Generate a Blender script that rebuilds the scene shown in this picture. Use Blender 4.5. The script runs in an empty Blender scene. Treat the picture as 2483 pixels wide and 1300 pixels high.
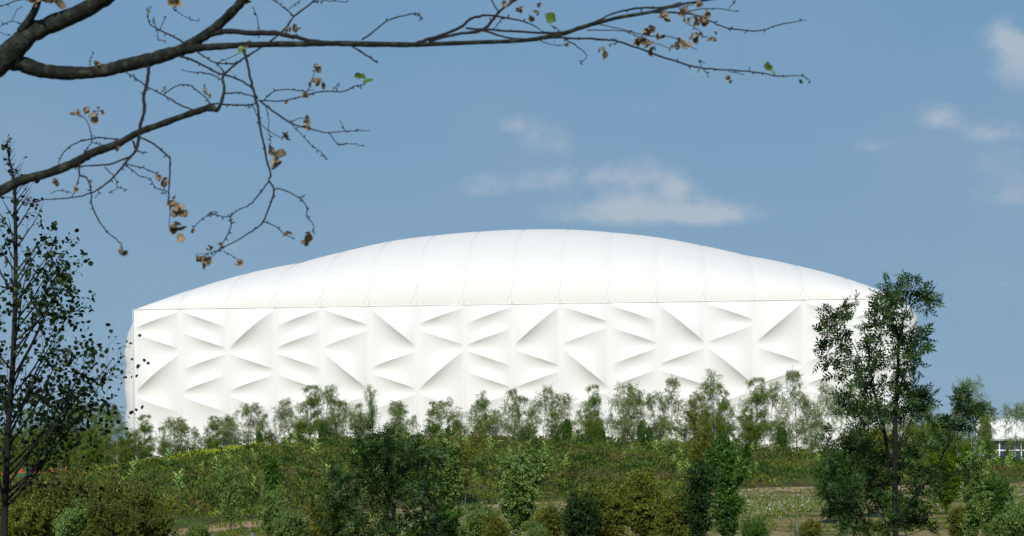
import bpy, math, random
import numpy as np
from mathutils import Matrix, Vector

F = 4835.0                      # focal length in pixels of the 2483 px wide frame
CX, HY = 1241.5, 1120.0         # principal point (horizon under the frame centre)
RHO = math.radians(0.52)        # slight camera roll
EYE = 1.7
CR, SR = math.cos(RHO), math.sin(RHO)
sc = bpy.context.scene
COL = sc.collection

def un(px, py, D):
    """world point seen at photo pixel (px,py) at distance D in front of the camera"""
    dx, dy = px - CX, HY - py
    return np.array([(dx * CR + dy * SR) * D / F, D, EYE + (-dx * SR + dy * CR) * D / F])

# ---------------------------------------------------------------- materials
def newmat(name):
    m = bpy.data.materials.new(name); m.use_nodes = True
    nt = m.node_tree
    for n in list(nt.nodes): nt.nodes.remove(n)
    return m, nt
class NB:
    def __init__(s, nt): s.nt = nt
    def n(s, t, **kw):
        o = s.nt.nodes.new(t)
        for k, v in kw.items(): setattr(o, k, v)
        return o
    def l(s, a, b): s.nt.links.new(a, b)
    def setin(s, node, i, v):
        if hasattr(v, 'is_linked') or isinstance(v, bpy.types.NodeSocket): s.l(v, node.inputs[i])
        else: node.inputs[i].default_value = v
    def math(s, op, a, b=0.0, c=None, clamp=False):
        o = s.n('ShaderNodeMath', operation=op, use_clamp=clamp)
        s.setin(o, 0, a); s.setin(o, 1, b)
        if c is not None: s.setin(o, 2, c)
        return o.outputs[0]
    def noise(s, vec, scale, detail=4, rough=.55):
        o = s.n('ShaderNodeTexNoise'); o.inputs['Scale'].default_value = scale
        o.inputs['Detail'].default_value = detail; o.inputs['Roughness'].default_value = rough
        if vec is not None: s.l(vec, o.inputs['Vector'])
        return o.outputs[0]
    def ramp(s, fac, stops):
        o = s.n('ShaderNodeValToRGB'); cr = o.color_ramp
        while len(cr.elements) < len(stops): cr.elements.new(.5)
        for e, (p, c) in zip(cr.elements, stops):
            e.position = p; e.color = (*c, 1) if len(c) == 3 else c
        s.l(fac, o.inputs[0]); return o.outputs[0]
    def mix(s, fac, a, b):
        o = s.n('ShaderNodeMix', data_type='RGBA')
        s.setin(o, 0, fac)
        for i, v in ((6, a), (7, b)):
            if isinstance(v, tuple): o.inputs[i].default_value = (*v, 1)
            else: s.l(v, o.inputs[i])
        return o.outputs[2]

LK = 1.45
def leaf_mat(name, cols, trans=.3, gloss=.12, rough=.5, clump=1.5):
    """cols: 3-4 linear colours from dark to light, picked per leaf and by clump"""
    m, nt = newmat(name); b = NB(nt)
    g = b.n('ShaderNodeNewGeometry'); tc = b.n('ShaderNodeTexCoord')
    nz = b.noise(tc.outputs['Object'], clump, 2)
    f = b.math('ADD', b.math('MULTIPLY', g.outputs['Random Per Island'], .55), b.math('MULTIPLY', nz, .75))
    f = b.math('SUBTRACT', f, .12, clamp=True)
    lk = LK * (.8 if 'dark' in name else 1.28)
    cols = [(min(1, c[0] * lk * 1.08), min(1, c[1] * lk), min(1, c[2] * lk * .66)) for c in cols] if 'petal' not in name and 'dry' not in name else cols
    k = len(cols)
    col = b.ramp(f, [((i + .3) / k, c) for i, c in enumerate(cols)])
    d = b.n('ShaderNodeBsdfDiffuse'); t = b.n('ShaderNodeBsdfTranslucent'); gl = b.n('ShaderNodeBsdfGlossy')
    gl.inputs['Roughness'].default_value = rough; gl.inputs[0].default_value = (.8, .85, .8, 1)
    b.l(col, d.inputs[0]); b.l(col, t.inputs[0])
    m1 = b.n('ShaderNodeMixShader'); m1.inputs[0].default_value = trans
    b.l(d.outputs[0], m1.inputs[1]); b.l(t.outputs[0], m1.inputs[2])
    m2 = b.n('ShaderNodeMixShader'); m2.inputs[0].default_value = gloss * .25
    b.l(m1.outputs[0], m2.inputs[1]); b.l(gl.outputs[0], m2.inputs[2])
    o = b.n('ShaderNodeOutputMaterial'); b.l(m2.outputs[0], o.inputs[0]); return m

def bark_mat(name, cols, scale=12, stretch=(1, 1, .3), bump=.02):
    m, nt = newmat(name); b = NB(nt)
    tc = b.n('ShaderNodeTexCoord'); mp = b.n('ShaderNodeMapping'); mp.inputs['Scale'].default_value = stretch
    b.l(tc.outputs['Object'], mp.inputs[0])
    nz = b.noise(mp.outputs[0], scale, 6, .65)
    k = len(cols)
    col = b.ramp(nz, [(.3 + .4 * i / max(1, k - 1), c) for i, c in enumerate(cols)])
    p = b.n('ShaderNodeBsdfPrincipled'); b.l(col, p.inputs['Base Color']); p.inputs['Roughness'].default_value = .85
    p.inputs['Specular IOR Level'].default_value = .2
    bp = b.n('ShaderNodeBump'); bp.inputs['Distance'].default_value = bump; bp.inputs['Strength'].default_value = .8
    b.l(b.noise(mp.outputs[0], scale * 3, 5, .6), bp.inputs['Height']); b.l(bp.outputs[0], p.inputs['Normal'])
    o = b.n('ShaderNodeOutputMaterial'); b.l(p.outputs[0], o.inputs[0]); return m

def plain_mat(name, col, rough=.6, var=.15, scale=3, metal=0, spec=.3):
    m, nt = newmat(name); b = NB(nt)
    tc = b.n('ShaderNodeTexCoord'); nz = b.noise(tc.outputs['Object'], scale, 5)
    c0 = tuple(c * (1 - var) for c in col); c1 = tuple(min(1, c * (1 + var)) for c in col)
    p = b.n('ShaderNodeBsdfPrincipled'); b.l(b.ramp(nz, [(.3, c0), (.7, c1)]), p.inputs['Base Color'])
    p.inputs['Roughness'].default_value = rough; p.inputs['Metallic'].default_value = metal
    p.inputs['Specular IOR Level'].default_value = spec
    o = b.n('ShaderNodeOutputMaterial'); b.l(p.outputs[0], o.inputs[0]); return m

def membrane_mat(name='white_membrane', k=1.0):
    m, nt = newmat(name); b = NB(nt)
    tc = b.n('ShaderNodeTexCoord')
    mp = b.n('ShaderNodeMapping'); mp.inputs['Scale'].default_value = (1, 1, .6); b.l(tc.outputs['Object'], mp.inputs[0])
    streak = b.noise(mp.outputs[0], .22, 4, .55)
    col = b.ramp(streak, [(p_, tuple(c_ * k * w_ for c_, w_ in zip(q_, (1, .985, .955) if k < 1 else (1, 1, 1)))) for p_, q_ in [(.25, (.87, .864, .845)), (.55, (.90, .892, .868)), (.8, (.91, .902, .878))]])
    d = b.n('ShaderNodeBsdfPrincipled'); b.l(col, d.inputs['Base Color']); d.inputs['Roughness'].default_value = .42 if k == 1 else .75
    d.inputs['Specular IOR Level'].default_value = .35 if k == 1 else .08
    t = b.n('ShaderNodeBsdfTranslucent'); b.l(col, t.inputs[0])
    mx = b.n('ShaderNodeMixShader'); mx.inputs[0].default_value = .12
    b.l(d.outputs[0], mx.inputs[1]); b.l(t.outputs[0], mx.inputs[2])
    o = b.n('ShaderNodeOutputMaterial'); b.l(mx.outputs[0], o.inputs[0]); return m

def ground_mat():
    m, nt = newmat('meadow_ground'); b = NB(nt)
    tc = b.n('ShaderNodeTexCoord')
    n1 = b.noise(tc.outputs['Object'], .35, 6, .6); n2 = b.noise(tc.outputs['Object'], 3.0, 5, .65)
    a = b.ramp(n2, [(.3, (.03, .05, .012)), (.5, (.06, .085, .02)), (.7, (.11, .12, .04))])
    s = b.ramp(n2, [(.3, (.15, .12, .05)), (.6, (.30, .235, .11)), (.8, (.40, .32, .17))])
    f = b.math('ADD', n1, b.math('MULTIPLY', b.math('SUBTRACT', n2, .5), .5))
    f = b.ramp(f, [(.42, (0, 0, 0)), (.54, (1, 1, 1))])
    c = b.mix(f, a, s)
    p = b.n('ShaderNodeBsdfPrincipled'); b.l(c, p.inputs['Base Color']); p.inputs['Roughness'].default_value = .95
    p.inputs['Specular IOR Level'].default_value = .05
    bp = b.n('ShaderNodeBump'); bp.inputs['Distance'].default_value = .08; b.l(n2, bp.inputs['Height']); b.l(bp.outputs[0], p.inputs['Normal'])
    o = b.n('ShaderNodeOutputMaterial'); b.l(p.outputs[0], o.inputs[0]); return m
def mound_mat():
    m, nt = newmat('planted_soil'); b = NB(nt)
    tc = b.n('ShaderNodeTexCoord')
    n1 = b.noise(tc.outputs['Object'], .5, 6, .65); n2 = b.noise(tc.outputs['Object'], 4.0, 5, .65)
    a = b.ramp(n2, [(.3, (.03, .05, .012)), (.5, (.06, .09, .02)), (.72, (.10, .13, .035))])
    s = b.ramp(n2, [(.3, (.05, .032, .02)), (.6, (.10, .068, .042)), (.8, (.15, .11, .07))])
    f = b.ramp(n1, [(.47, (0, 0, 0)), (.6, (1, 1, 1))])
    p = b.n('ShaderNodeBsdfPrincipled'); b.l(b.mix(f, a, s), p.inputs['Base Color']); p.inputs['Roughness'].default_value = .95
    p.inputs['Specular IOR Level'].default_value = .05
    o = b.n('ShaderNodeOutputMaterial'); b.l(p.outputs[0], o.inputs[0]); return m
def path_mat():
    m, nt = newmat('bare_soil_path'); b = NB(nt)
    tc = b.n('ShaderNodeTexCoord'); n2 = b.noise(tc.outputs['Object'], 2.5, 7, .7)
    c = b.ramp(n2, [(.3, (.24, .155, .09)), (.5, (.36, .245, .145)), (.7, (.46, .33, .21))])
    p = b.n('ShaderNodeBsdfPrincipled'); b.l(c, p.inputs['Base Color']); p.inputs['Roughness'].default_value = .95
    p.inputs['Specular IOR Level'].default_value = .05
    bp = b.n('ShaderNodeBump'); bp.inputs['Distance'].default_value = .05; b.l(n2, bp.inputs['Height']); b.l(bp.outputs[0], p.inputs['Normal'])
    o = b.n('ShaderNodeOutputMaterial'); b.l(p.outputs[0], o.inputs[0]); return m

M = {}
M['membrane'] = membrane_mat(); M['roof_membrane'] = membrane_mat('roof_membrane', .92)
M['seam'] = plain_mat('membrane_seam', (.69, .69, .67), .5, .02)
M['ground'] = ground_mat(); M['mound'] = mound_mat(); M['path'] = path_mat()
M['lime_bark'] = bark_mat('dark_lichen_bark', [(.006, .007, .006), (.014, .016, .012), (.055, .063, .048)], 22, (1, 1, 1), .012)
M['twig_bark'] = bark_mat('twig_bark', [(.012, .010, .011), (.026, .021, .022)], 30, (1, 1, 1), .003)
M['dark_bark'] = bark_mat('dark_bark', [(.008, .009, .008), (.022, .022, .018)], 14)
M['birch_bark'] = bark_mat('pale_birch_bark', [(.12, .10, .08), (.36, .32, .27), (.50, .46, .40)], 5, (1, 1, 2))
M['grey_bark'] = bark_mat('grey_bark', [(.05, .045, .035), (.13, .115, .09)], 10)
M['dry_leaf'] = leaf_mat('dry_leaf', [(.06, .036, .02), (.16, .11, .06), (.30, .225, .135), (.38, .31, .21)], .35, .1, .6, 20)
M['green_leaf'] = leaf_mat('green_leaf', [(.02, .045, .01), (.05, .10, .02), (.09, .16, .03)], .4, .1, .5, 20)
M['alder_leaf'] = leaf_mat('dark_alder_leaf', [(.003, .010, .004), (.006, .018, .006), (.013, .032, .010), (.028, .056, .018)], .2, .08, .45)  # low albedo stands in for the shade over the foreground alder
M['ash_leaf'] = leaf_mat('dark_ash_leaf', [(.004, .014, .004), (.009, .030, .008), (.022, .056, .013), (.05, .10, .03)], .22, .10, .45)  # foreground shade is put into this leaf colour, hence so dark
M['birch_leaf'] = leaf_mat('birch_leaf', [(.014, .040, .004), (.034, .074, .008), (.066, .118, .014), (.125, .19, .03)], .35, .0, .5)
M['birch_leaf_yellow'] = leaf_mat('yellowish_birch_leaf', [(.04, .055, .010), (.075, .095, .016), (.12, .135, .026), (.16, .17, .05)], .35, .1, .5)
M['willow_leaf'] = leaf_mat('silver_willow_leaf', [(.018, .045, .012), (.042, .086, .024), (.08, .14, .045), (.15, .21, .095)], .25, .08, .5)
M['bright_leaf'] = leaf_mat('bright_green_leaf', [(.005, .022, .004), (.015, .050, .007), (.035, .092, .012), (.08, .16, .028)], .35, .15, .5)
M['olive_leaf'] = leaf_mat('olive_shrub_leaf', [(.008, .016, .003), (.030, .046, .006), (.08, .10, .013), (.16, .18, .03)], .3, .12, .5)
M['brown_leaf'] = leaf_mat('brown_olive_leaf', [(.008, .015, .004), (.028, .040, .008), (.065, .078, .016), (.13, .135, .035)], .3, .1, .5)
M['mound_plants'] = leaf_mat('mound_plants', [(.018, .044, .008), (.042, .082, .013), (.070, .112, .020), (.055, .05, .026), (.075, .135, .022), (.12, .17, .04)], .25, .02, .6, .35)
M['heather'] = leaf_mat('brown_heather', [(.022, .017, .010), (.05, .038, .022), (.08, .062, .038), (.07, .08, .03)], .2, .02, .6, .8)
M['dark_herb'] = leaf_mat('dark_herb_leaf', [(.008, .026, .006), (.02, .055, .012), (.045, .09, .02)], .25, .05, .6, .8)
M['pale_plant'] = leaf_mat('pale_mullein_leaf', [(.10, .17, .05), (.19, .28, .10), (.28, .36, .17)], .3, .1, .6)
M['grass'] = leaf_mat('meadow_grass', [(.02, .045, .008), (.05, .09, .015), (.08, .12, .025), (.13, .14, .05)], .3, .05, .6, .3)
M['lit_grass'] = leaf_mat('lit_crest_grass', [(.09, .14, .015), (.17, .22, .03), (.27, .30, .05)], .3, .05, .6, .3)  # sunlight on the crest rim painted in as a brighter grass colour
M['petal'] = leaf_mat('white_petals', [(.45, .45, .40), (.6, .6, .55), (.75, .74, .70)], .3, .05, .6)

# ---------------------------------------------------------------- mesh helpers
def mesh_np(name, V, faces_flat, sizes, mat, parent=None, smooth=True, mats=None, midx=None):
    V = np.asarray(V, dtype=np.float32).reshape(-1, 3)
    ff = np.asarray(faces_flat, dtype=np.int32).ravel(); sz = np.asarray(sizes, dtype=np.int32)
    me = bpy.data.meshes.new(name)
    me.vertices.add(len(V)); me.vertices.foreach_set('co', V.ravel())
    me.loops.add(len(ff)); me.loops.foreach_set('vertex_index', ff)
    me.polygons.add(len(sz))
    st = np.concatenate([[0], np.cumsum(sz)[:-1]]).astype(np.int32) if len(sz) else sz
    me.polygons.foreach_set('loop_start', st); me.polygons.foreach_set('loop_total', sz)
    me.polygons.foreach_set('use_smooth', np.full(len(sz), smooth, dtype=bool))
    me.materials.append(mat)
    me.update(calc_edges=True); me.validate()
    o = bpy.data.objects.new(name, me); COL.objects.link(o)
    if parent is not None: o.parent = parent
    return o
class MB:
    def __init__(s): s.V = []; s.F = []; s.S = []; s.k = 0
    def add(s, verts, faces):
        verts = np.asarray(verts, dtype=float).reshape(-1, 3)
        for f in faces: s.F.extend(int(i) + s.k for i in f); s.S.append(len(f))
        s.V.append(verts); s.k += len(verts)
    def tube(s, P, R, n=6, cap=True):
        P = np.asarray(P, float); m = len(P)
        if m < 2: return
        T = np.gradient(P, axis=0); T /= np.linalg.norm(T, axis=1)[:, None] + 1e-9
        ref = np.array([0, 0, 1.]) if abs(T[0, 2]) < .9 else np.array([1., 0, 0])
        rings = []; u = np.cross(T[0], ref); u /= np.linalg.norm(u)
        ang = np.arange(n) * 2 * math.pi / n
        for i in range(m):
            u = u - T[i] * u.dot(T[i]); u /= np.linalg.norm(u) + 1e-9
            w = np.cross(T[i], u)
            rings.append(P[i] + R[i] * (np.cos(ang)[:, None] * u + np.sin(ang)[:, None] * w))
        V = np.concatenate(rings); fs = []
        for i in range(m - 1):
            for j in range(n):
                j2 = (j + 1) % n
                fs.append((i * n + j, i * n + j2, (i + 1) * n + j2, (i + 1) * n + j))
        if cap: fs.append(tuple(range(n))[::-1]); fs.append(tuple((m - 1) * n + j for j in range(n)))
        s.add(V, fs)
    def box(s, c, h, R=None):
        c = np.asarray(c, float); h = np.asarray(h, float)
        v = np.array([[x, y, z] for x in (-1, 1) for y in (-1, 1) for z in (-1, 1)]) * h
        if R is not None: v = v @ np.asarray(R).T
        s.add(v + c, [(0, 1, 3, 2), (4, 6, 7, 5), (0, 4, 5, 1), (2, 3, 7, 6), (0, 2, 6, 4), (1, 5, 7, 3)])
    def build(s, name, mat, parent=None, smooth=True):
        return mesh_np(name, np.concatenate(s.V), s.F, s.S, mat, parent, smooth)

def frames(dirs, rng, roll=math.pi):
    """n rotation matrices whose local +Y lies along dirs"""
    d = dirs / (np.linalg.norm(dirs, axis=1)[:, None] + 1e-9)
    ref = np.where(np.abs(d[:, 2:3]) < .95, np.array([[0, 0, 1.]]), np.array([[1., 0, 0]]))
    x = np.cross(d, ref); x /= np.linalg.norm(x, axis=1)[:, None] + 1e-9
    z = np.cross(x, d)
    a = rng.uniform(-roll, roll, len(d))[:, None]
    x2 = x * np.cos(a) + z * np.sin(a); z2 = -x * np.sin(a) + z * np.cos(a)
    return np.stack([x2, d, z2], axis=2)
def scatter(name, tmpl, pos, dirs, scale, mat, parent, rng, roll=math.pi):
    tv, tf = tmpl; tv = np.asarray(tv, float)
    R = frames(np.asarray(dirs, float), rng, roll); n = len(pos)
    V = np.einsum('nij,kj->nki', R, tv) * np.asarray(scale).reshape(-1, 1, 1) + np.asarray(pos)[:, None, :]
    k = len(tv); base = np.concatenate([np.asarray(f) for f in tf]); sizes = np.array([len(f) for f in tf])
    FF = (np.arange(n)[:, None] * k + base[None, :]).ravel(); SZ = np.tile(sizes, n)
    return mesh_np(name, V.reshape(-1, 3), FF, SZ, mat, parent, smooth=False)
# leaf templates; length 1 along +Y
def T_round():
    v = [(0, 0, 0), (.34, .22, .05), (.46, .55, .10), (.28, .88, .04), (0, 1, -.05), (-.28, .88, .04), (-.46, .55, .10), (-.34, .22, .05)]
    return v, [(0, 1, 2, 3, 4), (0, 4, 5, 6, 7)]
def T_lance(w=.16):
    return [(0, 0, 0), (w, .4, .05), (0, 1, -.12), (-w, .4, .05)], [(0, 1, 2, 3)]
def T_ash():
    V = []; Fs = []
    def leaflet(p, ang, L, z):
        c, s_ = math.cos(ang), math.sin(ang); k = len(V)
        for (x, y, zz) in [(0, 0, 0), (.20, .42, .03), (0, 1, -.15), (-.20, .42, .03)]:
            V.append((p[0] + L * (x * c - y * s_), p[1] + L * (x * s_ + y * c), p[2] + zz * L + z * y))
        Fs.append((k, k + 1, k + 2, k + 3))
    for t, L in ((.28, .42), (.52, .46), (.76, .42)):
        for s_ in (-1, 1): leaflet((0, t, -.2 * t * t), s_ * 1.0, L, -.1)
    leaflet((0, .9, -.17), 0, .42, -.1)
    return V, Fs
def T_spray(n=7, w=.065, seed=1):
    r = random.Random(seed); V = []; Fs = []
    for i in range(n):
        t = i / n; a = (-1) ** i * r.uniform(.4, 1.1); L = r.uniform(.16, .26)
        c, s_ = math.cos(a), math.sin(a); k = len(V); p = (r.uniform(-.05, .05), t, r.uniform(-.06, .06))
        for (x, y, z) in [(0, 0, 0), (w / L * 1.1, .45, .04), (0, 1, -.1), (-w / L * 1.1, .45, .04)]:
            V.append((p[0] + L * (x * c - y * s_), p[1] + L * (x * s_ + y * c), p[2] + z * L))
        Fs.append((k, k + 1, k + 2, k + 3))
    return V, Fs
def T_tuft(n=7, w=.05, seed=2, spread=.6):
    r = random.Random(seed); V = []; Fs = []
    for i in range(n):
        a = r.uniform(0, 6.28); b = r.uniform(.05, spread); L = r.uniform(.5, 1); k = len(V)
        dx, dz = math.cos(a) * b, math.sin(a) * b; wx, wz = -math.sin(a) * w, math.cos(a) * w
        V += [(-wx, 0, -wz), (wx, 0, wz), (wx * .8 + dx * .5, L * .6, wz * .8 + dz * .5), (dx * 1.2, L, dz * 1.2), (-wx * .8 + dx * .5, L * .6, -wz * .8 + dz * .5)]
        Fs.append((k, k + 1, k + 2, k + 3, k + 4))
    return V, Fs
def T_bush(n=16, seed=3, L=.2, w=.09):
    """a low rounded clump of small leaves"""
    r = random.Random(seed); V = []; Fs = []
    for i in range(n):
        a = r.uniform(0, 6.28); ph = r.uniform(.1, 1.5); rr = r.uniform(.3, .55)
        p = np.array([math.cos(a) * math.sin(ph) * rr, math.cos(ph) * rr * 1.3 + .1, math.sin(a) * math.sin(ph) * rr])
        d = p / np.linalg.norm(p) + np.array([r.gauss(0, .5), r.gauss(0.3, .4), r.gauss(0, .5)]); d /= np.linalg.norm(d)
        q = np.cross(d, [r.gauss(0, 1), r.gauss(0, 1), r.gauss(0, 1)]); q /= np.linalg.norm(q)
        k = len(V); l = L * r.uniform(.7, 1.3)
        V += [tuple(p), tuple(p + d * l * .5 + q * w), tuple(p + d * l), tuple(p + d * l * .5 - q * w)]
        Fs.append((k, k + 1, k + 2, k + 3))
    return V, Fs
TT = dict(round=T_round(), lance=T_lance(.15), broad=T_lance(.26), ash=T_ash(), spray=T_spray(), spray2=T_spray(6, .07, 5))

# ---------------------------------------------------------------- tags
def tag(o, label=None, cat=None, group=None, kind=None):
    if label: o['label'] = label
    if cat: o['category'] = cat
    if group: o['group'] = group
    if kind: o['kind'] = kind
    return o
def empty(name, loc=(0, 0, 0), rz=0):
    o = bpy.data.objects.new(name, None); o.empty_display_size = .3
    o.location = loc; o.rotation_euler = (0, 0, rz); COL.objects.link(o); return o
def copy_tree(o, parent=None):
    c = o.copy(); COL.objects.link(c)
    if parent is not None: c.parent = parent
    for ch in o.children: copy_tree(ch, c)
    return c

# ---------------------------------------------------------------- terrain
def tw(px, py, D):
    p = un(px, py, D); return p[0] / D, p[2]
foot_px = [(-900, 1335, 52), (0, 1312, 54), (400, 1287, 60), (600, 1264, 63), (760, 1254, 67), (960, 1234, 72), (1200, 1222, 79), (1490, 1211, 88),
           (1863, 1182, 98), (2200, 1177, 104), (2483, 1171, 108), (3300, 1160, 115)]
crest_px = [(-900, 1190, 112), (0, 1168, 112), (150, 1155, 112), (270, 1142, 114), (340, 1128, 115), (440, 1112, 116), (530, 1101, 117), (620, 1087, 118),
            (740, 1075, 119), (870, 1068, 120), (1020, 1067, 120), (1300, 1069, 122), (1500, 1073, 126), (1750, 1083, 130), (1860, 1092, 133),
            (2000, 1103, 136), (2150, 1110, 140), (2330, 1118, 145), (2483, 1126, 148), (3300, 1140, 150)]
fa = np.array([(*tw(*p), p[2]) for p in foot_px]); ca = np.array([(*tw(*p), p[2]) for p in crest_px])
def prof(t):
    fz = np.interp(t, fa[:, 0], fa[:, 1]); fD = np.interp(t, fa[:, 0], fa[:, 2])
    cz = np.interp(t, ca[:, 0], ca[:, 1]); cD = np.interp(t, ca[:, 0], ca[:, 2])
    return fz, fD, cz, cD
def ground(x, y):
    x = np.asarray(x, float); y = np.asarray(y, float)
    t = x / np.maximum(y, 5.0); fz, fD, cz, cD = prof(t); D = y
    near = -.35 + (fz + .35) * np.clip((D - 30) / (fD - 30), 0, 1)
    s = np.clip((D - fD) / (cD - fD), 0, 1)
    hill = fz + (cz - fz) * (s ** .8 * .85 + .15 * (1 - (1 - s) ** 2))
    s2 = np.clip((D - cD) / 45, 0, 1); s2 = s2 * s2 * (3 - 2 * s2)
    back = cz + (-.4 - cz) * s2
    z = np.where(D < fD, near, np.where(D < cD, hill, back))
    bump = .10 * np.sin(x * .9 + 1.3) * np.sin(y * .7) + .06 * np.sin(x * 2.3 + y * 1.1)
    return z + bump * np.clip((D - fD) / 6, 0, 1) * np.clip((cD + 25 - D) / 20, 0, 1)
def gz(x, y): return float(ground(x, y))

nt_ = 241
ts = np.concatenate([np.linspace(-1.2, -.34, 16)[:-1], np.linspace(-.34, .34, nt_), np.linspace(.34, 1.2, 16)[1:]])
def strip(name, mat, f0, f1, rows):
    """sheet between two distance functions of the bearing"""
    V = []; D0 = f0(ts); D1 = f1(ts); nT = len(ts)
    for r in rows:
        D = D0 + (D1 - D0) * r; x = ts * D
        V.append(np.stack([x, D, ground(x, D)], 1))
    V = np.concatenate(V); n = len(rows)
    i, j = np.meshgrid(np.arange(n - 1), np.arange(nT - 1), indexing='ij')
    a = (i * nT + j).ravel(); Fq = np.stack([a, a + 1, a + nT + 1, a + nT], 1)
    o = mesh_np(name, V, Fq.ravel(), np.full(len(Fq), 4), mat); tag(o, kind='structure'); return o
FD = lambda t: prof(t)[1]; CD = lambda t: prof(t)[3]
PN = lambda t: FD(t) * (1 - .085 - .03 * np.sin(t * 40) - .015 * np.sin(t * 97))           # near edge of the soil path
strip('ground', M['ground'], lambda t: 0 * t + 4, PN, np.linspace(0, 1, 40) ** 1)
strip('path', M['path'], PN, FD, np.linspace(0, 1, 5))
strip('hill', M['mound'], FD, lambda t: CD(t) + 45, np.linspace(0, 1, 70))
strip('ground', M['ground'], lambda t: CD(t) + 45, lambda t: 0 * t + 4000, np.linspace(0, 1, 12) ** 2)
V = [(-5.5, 4, -.35), (5.5, 4, -.35), (30, -40, -.35), (-30, -40, -.35)]
o = mesh_np('ground', V, [0, 3, 2, 1], [4], M['ground']); tag(o, kind='structure')

# ---------------------------------------------------------------- the arena
RIDGES = [
 [(1, 0), (1, 2), (4, 2), (4, 5)], [(0, 1), (1, 2), (3, 2), (4, 3), (4, 5)], [(2, 0), (2, 3), (4, 3), (4, 5)],
 [(1, 0), (2, 1), (2, 3), (3, 4), (5, 4)], [(0, 1), (2, 1), (2, 4), (5, 4)], [(0, 2), (3, 2), (3, 4), (5, 4)],
 [(1, 0), (1, 2), (4, 2), (4, 5)], [(1, 0), (2, 1), (2, 3), (3, 4), (5, 4)], [(2, 0), (2, 3), (4, 3), (4, 5)],
 [(0, 1), (2, 1), (2, 4), (5, 4)], [(0, 1), (1, 2), (3, 2), (4, 3), (4, 5)], [(0, 2), (3, 2), (3, 4), (5, 4)],
 [(0, 1), (2, 1), (2, 4), (5, 4)], [(2, 0), (2, 3), (4, 3), (4, 5)], [(0, 1), (1, 2), (3, 2), (4, 3), (4, 5)],
 [(1, 0), (1, 2), (4, 2), (4, 5)]]
A = un(324, 749.5, 304); B = un(2187, 725.5, 296)
EAVE = (A[2] + B[2]) / 2; A[2] = B[2] = EAVE
BASE = -.5; MOD = (EAVE - BASE) / 8
SHORT, LONG, EPS, INS = .92, 1.4, .14, .045
def wall_panel(p0, p1, ridges, parent, label=None, amp=1.0):
    """one bay of stretched membrane pushed out along diagonal arches"""
    du = p1 - p0; W = np.linalg.norm(du); du /= W
    nrm = np.array([du[1], -du[0], 0])
    r = [(0, 0)] + list(ridges) + ([(7, 6), (7, 8)] if ridges[-1][1] > ridges[-1][0] else [(6, 7), (8, 7)]) + [(8, 8)]
    us = np.concatenate([[0, .02], np.linspace(INS, 1 - INS, 21), [.98, 1]]); nu = len(us)
    uu = np.clip((us - INS) / (1 - 2 * INS), 0, 1); vs = []; ds = []
    for a, b in r:
        if a == b: vs.append(np.full(nu, float(a))); ds.append(np.zeros(nu)); continue
        e = EPS * (1 if b > a else -1)
        vs.append(a + e + (b - a - 2 * e) * uu)
        k = (LONG if abs(b - a) > 1 else SHORT) * amp
        ds.append(k * np.sin(math.pi * uu) ** .9 * (.9 + .2 * uu if b > a else 1.1 - .2 * uu))
    mb_V = []; FF = []; k0 = 0; n = 15; s = np.linspace(0, 1, n)
    for q in range(len(r) - 1):
        va, vb, da, db = vs[q], vs[q + 1], ds[q], ds[q + 1]
        for sv in s:
            v = va + (vb - va) * sv
            d = da * (1 - sv) ** 2.3 + db * sv ** 1.6 if amp == 1 else da * math.cos(sv * math.pi / 2) ** 1.6 + db * math.sin(sv * math.pi / 2) ** 1.6
            mb_V.append(p0 + np.outer(us * W, du) + np.outer(d, nrm) + np.outer(-v * MOD, [0, 0, 1]))
        for i in range(n - 1):
            for j in range(nu - 1):
                a = k0 + i * nu + j; FF.append((a, a + nu, a + nu + 1, a + 1))
        k0 += n * nu
    o = mesh_np('wall_panel', np.concatenate(mb_V), np.array(FF).ravel(), np.full(len(FF), 4), M['membrane'], parent)
    return o
arena = empty('arena', (0, 0, 0))
tag(arena, 'long white fabric-clad arena with diagonal ridges on its walls and a low arched roof', 'building')
du = (B - A) / 16; dirF = (B - A) / np.linalg.norm(B - A); inw = np.array([-dirF[1], dirF[0], 0])
for i in range(16): wall_panel(A + du * i, A + du * (i + 1), RIDGES[i], arena)
DEPTH = 100.0
# side and back walls (the side bulges show past the corners)
A2 = A + inw * DEPTH; B2 = B + inw * DEPTH
for i in range(13):
    wall_panel(A2 + (A - A2) * i / 13, A2 + (A - A2) * (i + 1) / 13, [(2, 1), (2, 3), (4, 5)] if i == 12 else RIDGES[(i * 5 + 3) % 16], arena, amp=2.3)
    wall_panel(B + (B2 - B) * i / 13, B + (B2 - B) * (i + 1) / 13, [(0, 2), (3, 2), (3, 4), (5, 4)] if i == 0 else RIDGES[(i * 3 + 9) % 16], arena, amp=2.0)
for i in range(16): wall_panel(B2 - du * i, B2 - du * (i + 1), RIDGES[(i * 7) % 16], arena)
rise = [0, 47, 82, 103, 133, 157, 170, 178, 181, 179, 169, 155, 131, 103, 78, 46, 0]
RR = [math.sqrt((m / 16.2 + 5.85) ** 2 - 5.85 ** 2) * (1.0 if m else 0) for m in rise]
roof_n = 26
ph = np.linspace(0, math.pi, roof_n)
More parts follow.
